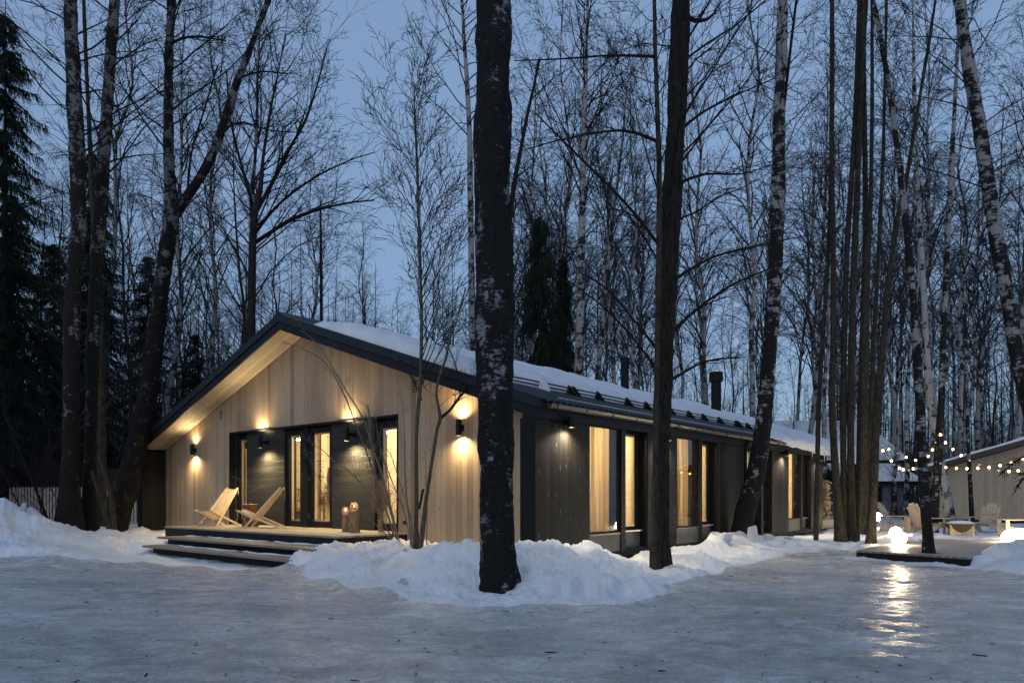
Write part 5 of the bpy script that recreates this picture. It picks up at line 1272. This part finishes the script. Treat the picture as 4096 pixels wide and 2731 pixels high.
def neighbour(name, label, x0, x1, y0, y1, ze, zr, wall):
    t = empty(name, (x0, y0, 0), 0, label, 'house'); w, d = x1-x0, y1-y0
    MB().box(.3, w-.3, .3, d-.3, 0, ze-.05).build('wall', wall, t)
    MB().prism([(0, ze-.2), (d/2, zr-.2), (d, ze-.2), (d, ze), (d/2, zr), (0, ze)], 0, w, 'x').build('roof', M['black'], t)
    MB().prism([(-.05, ze+.01), (d/2, zr+.01), (d+.05, ze+.01), (d, ze+.28), (d/2, zr+.25), (0, ze+.28)], -.05, w+.05, 'x').build('roof_snow', M['snow'], t)
    mb = MB()
    for i in range(int(w/2.6)): mb.box(1.2+i*2.6, 2.2+i*2.6, .285, .297, .9, 2.0)
    mb.build('window', M['black'], t)
neighbour('neighbour_house', 'large house with a big snowy roof half hidden behind the slim trunks', 16.8, 25.0, 45, 56, 3.55, 6.4, M['dark_vy'])
neighbour('outbuilding', 'low grey blue outbuilding with snow on its roof behind the garden chairs', 18.6, 22.6, 39.5, 44, 2.1, 2.95, M['far_wall'])

# ------------------------------------------------------------------ fire-pit corner
tp = .135
t = empty('tree_platform', (8.41, 14.3, 0), 0, 'low square timber platform with a birch growing through it', 'deck')
FL, FR, BR, BL = Vector((7.29,15.0,0)), Vector((8.55,13.25,0)), Vector((12.5,18.0,0)), Vector((11.0,19.4,0))
hole = .20; cpt = Vector((8.41,14.28,0))
ux = (FR-FL).normalized(); uy = (BL-FL).normalized()
RZ = math.atan2(ux.y, ux.x); t.rotation_euler = (0,0,RZ); Mi = (Matrix.Translation(t.location) @ Matrix.Rotation(RZ, 4, 'Z')).inverted()
l4 = [Mi @ q for q in (FL, FR, BR, BL)]; hc = Mi @ cpt
# boards ring the tree: four slabs around the square hole, laid in the platform's own frame
def clipslab(xa, xb, ya, yb, z0, z1, mbx):
    mbx.box(xa, xb, ya, yb, z0, z1)
vsP = [(q.x, q.y) for q in l4]; sq = [(hc.x-.2, hc.y-.13), (hc.x+.2, hc.y-.13), (hc.x+.2, hc.y+.2), (hc.x-.2, hc.y+.2)]
mb = MB()
for k in range(4):
    a, b = vsP[k], vsP[(k+1) % 4]; c, d = sq[(k+1) % 4], sq[k]
    mb.prism([a, b, c, d], tp-.04, tp, 'z')
mb.build('platform_boards', M['deck_x'], t)
mb = MB(); c0 = (Vector((sum(v[0] for v in vsP)/4, sum(v[1] for v in vsP)/4)))
ins = [(v[0]+(c0.x-v[0])*.012, v[1]+(c0.y-v[1])*.012) for v in vsP]
for k in range(4):
    a, b = Vector(ins[k]), Vector(ins[(k+1) % 4]); mb.bar((a.x, a.y, tp/2-.07), (b.x, b.y, tp/2-.07), .04, tp+.05)
mb.build('skirt', M['black'], t)
mb = MB(); a, b = Vector(vsP[0]), Vector(vsP[1])
for k in range(14):
    q = a.lerp(b, (k+.5)/14); mb.obox((q.x, q.y-.004, tp-.02), (.055,0,0), (0,.005,0), (0,0,.018))
mb.build('board_end', M['tread'], t)

def globe(loc, r_, label):
    t = empty('globe_lamp', loc, 0, label, 'globe lamp', 'glowing globe lamps by the fire pit')
    MB().lathe([(r_*.55, -r_*.86), (r_*.8, -r_*.6), (r_*.97, -r_*.25), (r_, 0), (r_*.97, r_*.25), (r_*.8, r_*.6), (r_*.5, r_*.866), (r_*.25, r_*.968), (.001, r_)], 32).build('glass_ball', M['globe'], t, True)
    MB().lathe([(r_*.5, -r_*.9), (r_*.52, -r_*.86)], 20).build('lamp_base', M['lamp_black'], t)
def at(x, y, Z): return wpx(*R5(x, y), Z)
globe(wpx(3597, 2151, 16.6), .158, 'round glowing globe on the left of the low platform, nearest and fully in view')
globe(wpx(3583, 2129, 19.5), .155, 'glowing globe sunk in the snow just behind the one on the platform')
globe(wpx(3510, 2067, 27.0), .165, 'farthest glowing globe, seen beside the trunk left of the garden chairs')
globe(wpx(4047, 2153, 17.5), .230, 'large glowing globe half buried in snow at the right edge')
globe(wpx(4082, 2136, 19.3), .160, 'glowing globe behind the half buried one at the right edge')

# fire pit
fp = wpx(3842, 2140, 21.3); z0 = .05
t = empty('fire_pit', (fp.x, fp.y, z0), math.radians(20), 'round steel fire bowl full of snow on a crossed plank stand', 'fire pit')
def arch(mb, ax):
    n = 16; pts = [(-.42, 0), (-.42, .36), (.42, .36), (.42, 0), (.36, 0)]+[(.36*math.cos(a), .30*math.sin(a)*0+.30*math.sin(a)*1.0*0+.0) for a in ()]
    outer = [(-.42, .40), (-.42, 0), (-.34, 0)]+[(-.30*math.cos(a), .06+.0+.0) for a in ()]
    # cheek board with a crescent cut under the bowl
    poly = [(-.42, 0)]+[(.42, 0), (.42, .40)]+[(.33*math.cos(a), .40-.26*math.sin(a)) for a in np.linspace(0, math.pi, 17)]+[(-.42, .40)]
    mb.prism(poly, -.018, .018, ax)
mb = MB(); arch(mb, 'y'); mb.build('stand_board', M['adir'], t)
mb = MB(); arch(mb, 'x'); mb.build('stand_board', M['adir'], t)
MB().lathe([(.001,.14),(.18,.17),(.33,.26),(.42,.38),(.50,.40),(.50,.415),(.40,.41),(.30,.30),(.001,.22)], 40).build('bowl', mat('rusty_steel', (.16,.11,.08), .5, .6), t, True)
MB().lathe([(.42,.405),(.36,.43),(.26,.47),(.13,.495),(.001,.50)], 30).build('bowl_snow', M['snow'], t, True)

def adirondack(loc, rz, label):
    t = empty('garden_chair', loc, rz, label, 'garden chair', 'fan-backed timber chairs round the fire pit')
    for i in range(5):                                        # back slats, seat faces +x
        u = (i-2)/2; top_ = .98-.07*abs(u)**1.6-(.05 if abs(u) == 1 else 0); y = u*.20
        b0 = Vector((-.14, y*.98, .24)); b1 = Vector((-.14-.40*(top_-.24)/.74, y*1.12, top_))
        mb = MB().bar(b0, b1, .094, .018, Vector((1,0,.4)))
        mb.lathe([(.041,-.009),(.041,.009)], 14) if False else None
        mb.build('back_slat', M['adir'], t, bevel=.006)
        MB().lathe([(.0465, -.009), (.0465, .009)], 16).xf(Matrix.Translation(b1) @ Matrix.Rotation(math.radians(-61), 4, 'Y')).build('slat_tip', M['adir'], t)
    for i in range(6):
        x = -.12+i*.105; z = .26+.11*(x+.12)/.55
        MB().bar((x, -.27, z), (x, .27, z), .085, .018).build('seat_slat', M['adir'], t, bevel=.003)
    for s in (-1, 1):
        MB().prism([(-.55, 0), (-.42, 0), (.45, .27), (.45, .36), (.3, .345), (-.2, .23)], s*.265-.012, s*.265+.012, 'y').build('side_rail', M['adir'], t)
        MB().box(.36, .46, s*.30-.012, s*.30+.012, 0, .53).build('leg', M['adir'], t)
        MB().box(-.40, -.32, s*.30-.012, s*.30+.012, .1, .53).build('arm_post', M['adir'], t)
        MB().prism([(-.45, s*.25), (.5, s*.25), (.53, s*.32), (.5, s*.42), (.1, s*.40), (-.45, s*.33)] if s > 0 else [(-.45, s*.33), (.1, s*.40), (.5, s*.42), (.53, s*.32), (.5, s*.25), (-.45, s*.25)], .532, .553, 'z').build('armrest', M['adir'], t)
    MB().bar((-.16, -.26, .30), (-.16, .26, .30), .04, .07).bar((-.31, -.25, .66), (-.31, .25, .66), .02, .05).build('back_rail', M['adir'], t)
adirondack((12.95, 23.9, .06), math.radians(-48), 'fan-backed garden chair seen from its side, leftmost by the fire pit')
adirondack((12.85, 22.0, .06), math.radians(20), 'fan-backed garden chair seen from behind, half hidden by the platform birch')
adirondack((15.30, 22.9, .06), math.radians(215), 'fan-backed garden chair facing the camera right of the fire pit')
adirondack((14.55, 20.3, .06), math.radians(165), 'fan-backed garden chair cut by the right edge of the photo')

# string lights
def string_light(px, Z0, Z1, label, off=()):
    t = empty('string_light', wpx(*R5(*px[0]), Z0), 0, label, 'string light', 'festoon lights over the fire pit'); org = t.location.copy()
    n = len(px); pos = [wpx(*R5(*q), Z0+(Z1-Z0)*i/(n-1)) for i, q in enumerate(px)]
    MB().tube([p+Vector((0,0,.07))-org for p in pos], .006, 5).build('cable', M['lamp_black'], t)
    for i, p in enumerate(pos):
        lit = i not in off
        MB().lathe([(.012,.07),(.012,.035)], 8, p-org).build('socket', M['lamp_black'], t)
        MB().lathe([(.010,.035),(.029,.008),(.034,-.006),(.022,-.030),(.001,-.038)], 12, p-org).build('bulb', M['bulb'] if lit else M['bulb_off'], t, True)
string_light([(500,378),(552,395),(618,475),(682,532),(712,543),(755,547),(790,537),(835,513),(908,438),(940,388),(962,330),(1003,270)], 20.5, 22.5, 'lower left festoon of bulbs sagging between the clump and the bulb-hung birch', (5, 7, 10))
string_light([(545,350),(598,384),(640,507),(668,415)], 23.5, 25, 'short dim festoon of bulbs farther behind the clump', (0, 2, 3))
string_light([(668,415),(735,446),(808,470),(860,478),(905,440)], 24, 23.5, 'upper left festoon of bulbs in front of the neighbour roof', (0, 3))
string_light([(1003,270),(1042,332),(1100,384),(1166,432),(1232,470),(1306,505),(1384,524),(1471,511),(1558,491),(1650,460)], 22.5, 20, 'festoon of bulbs descending from the birch across the shed roof', (4, 5))
string_light([(1003,495),(1045,525),(1128,533),(1210,535),(1296,532),(1384,540),(1457,548),(1540,556),(1613,553),(1680,540)], 22.8, 18.5, 'nearly level festoon of bulbs hanging across the shed wall', (0, 5, 6))

# firewood stack
t = empty('firewood_stack', mat=HM @ Matrix.Translation((17.75, .45, .44)), label='tall stack of split firewood at the end of the rear terrace', cat='firewood'); rs = random.Random(4); mb = MB()
for r_ in range(15):
    for c_ in range(14):
        w = rs.uniform(.05, .085); y = c_*.12+rs.uniform(-.02,.02); z = .045+r_*.094+rs.uniform(-.01,.01); x = rs.uniform(-.09,.09); a = rs.uniform(0, 6.28)
        pts = [(y+w*.72*math.cos(a+k*2.09+rs.uniform(-.3,.3)), z+w*.72*math.sin(a+k*2.09+rs.uniform(-.3,.3))) for k in range(3)]
        mb.prism(pts, x-.2, x+.2, 'x')
for r_ in range(30):
    z = .04+r_*.046; a_ = rs.uniform(-.35,.35); c_ = Vector((rs.uniform(-.12,.12), -.08+rs.uniform(-.07,.03), z)); d_ = Vector((math.cos(a_)*.2, math.sin(a_)*.2, rs.uniform(-.03,.03))); mb.bar(c_-d_, c_+d_, rs.uniform(.04,.08), rs.uniform(.035,.06))
mb.build('split_logs', M['firewood'], t)

# snow chunks on the bank
def chunk(loc, sx, sy, sz, seed, label):
    import bmesh
    bm = bmesh.new(); bmesh.ops.create_icosphere(bm, subdivisions=4, radius=1)
    for v in bm.verts:
        c = v.co; n = float(vnoise(c.x*1.4, c.y*1.4, c.z*1.4, seed)); n2 = float(vnoise(c.x*4, c.y*4, c.z*4, seed+1))
        q = max(abs(c.x), abs(c.y), abs(c.z)); v.co = c*((.8/q)*.55+.45)*(1+.22*n+.06*n2)
    me = bpy.data.meshes.new('snow_block'); bm.to_mesh(me); bm.free(); me.materials.append(M['snow'])
    me.polygons.foreach_set('use_smooth', [True]*len(me.polygons))
    o = bpy.data.objects.new('snow_block', me); COL.objects.link(o); o.location = loc; o.scale = (sx, sy, sz); o.rotation_euler = (rs.uniform(-.2,.2), rs.uniform(-.2,.2), rs.uniform(0,3))
    tag(o, label, 'snow block', 'broken blocks of hard snow')
R4_ = lambda x, y: (2550+.574*x, 1400+.574*y)
chunk(wpx(*R4_(800, 1285), 16.6), .13, .10, .24, 1, 'upright wedge of hard snow right of the leaning birch foot')
chunk(wpx(*R4_(912, 1305), 16.9), .15, .12, .09, 2, 'flat block of snow on the bank right of the upright wedge')
chunk(wpx(*R4_(605, 1305), 15.6), .20, .15, .13, 3, 'rounded block of snow on the bank left of the leaning birch foot')
chunk(wpx(*R4_(1078, 1322), 17.8), .26, .16, .08, 4, 'long low slab of snow at the far end of the bank')
chunk(wpx(*R4_(1330, 1410), 15.6), .20, .16, .10, 5, 'lump of snow near the corner of the low platform')
chunk(wpx(1610, 2335, 9.3), .09, .08, .07, 6, 'small lump of snow on the mound face left of the massive trunk')
chunk(wpx(2410, 2405, 8.5), .055, .05, .05, 7, 'small crumbled lump at the foot of the central mound')
chunk(wpx(1680, 2365, 8.9), .07, .06, .04, 8, 'tiny flat lump of snow at the edge of the ice left of the massive trunk')
chunk(wpx(95, 2030, 16.4), .06, .05, .12, 9, 'upright crust of snow on top of the far left heap')
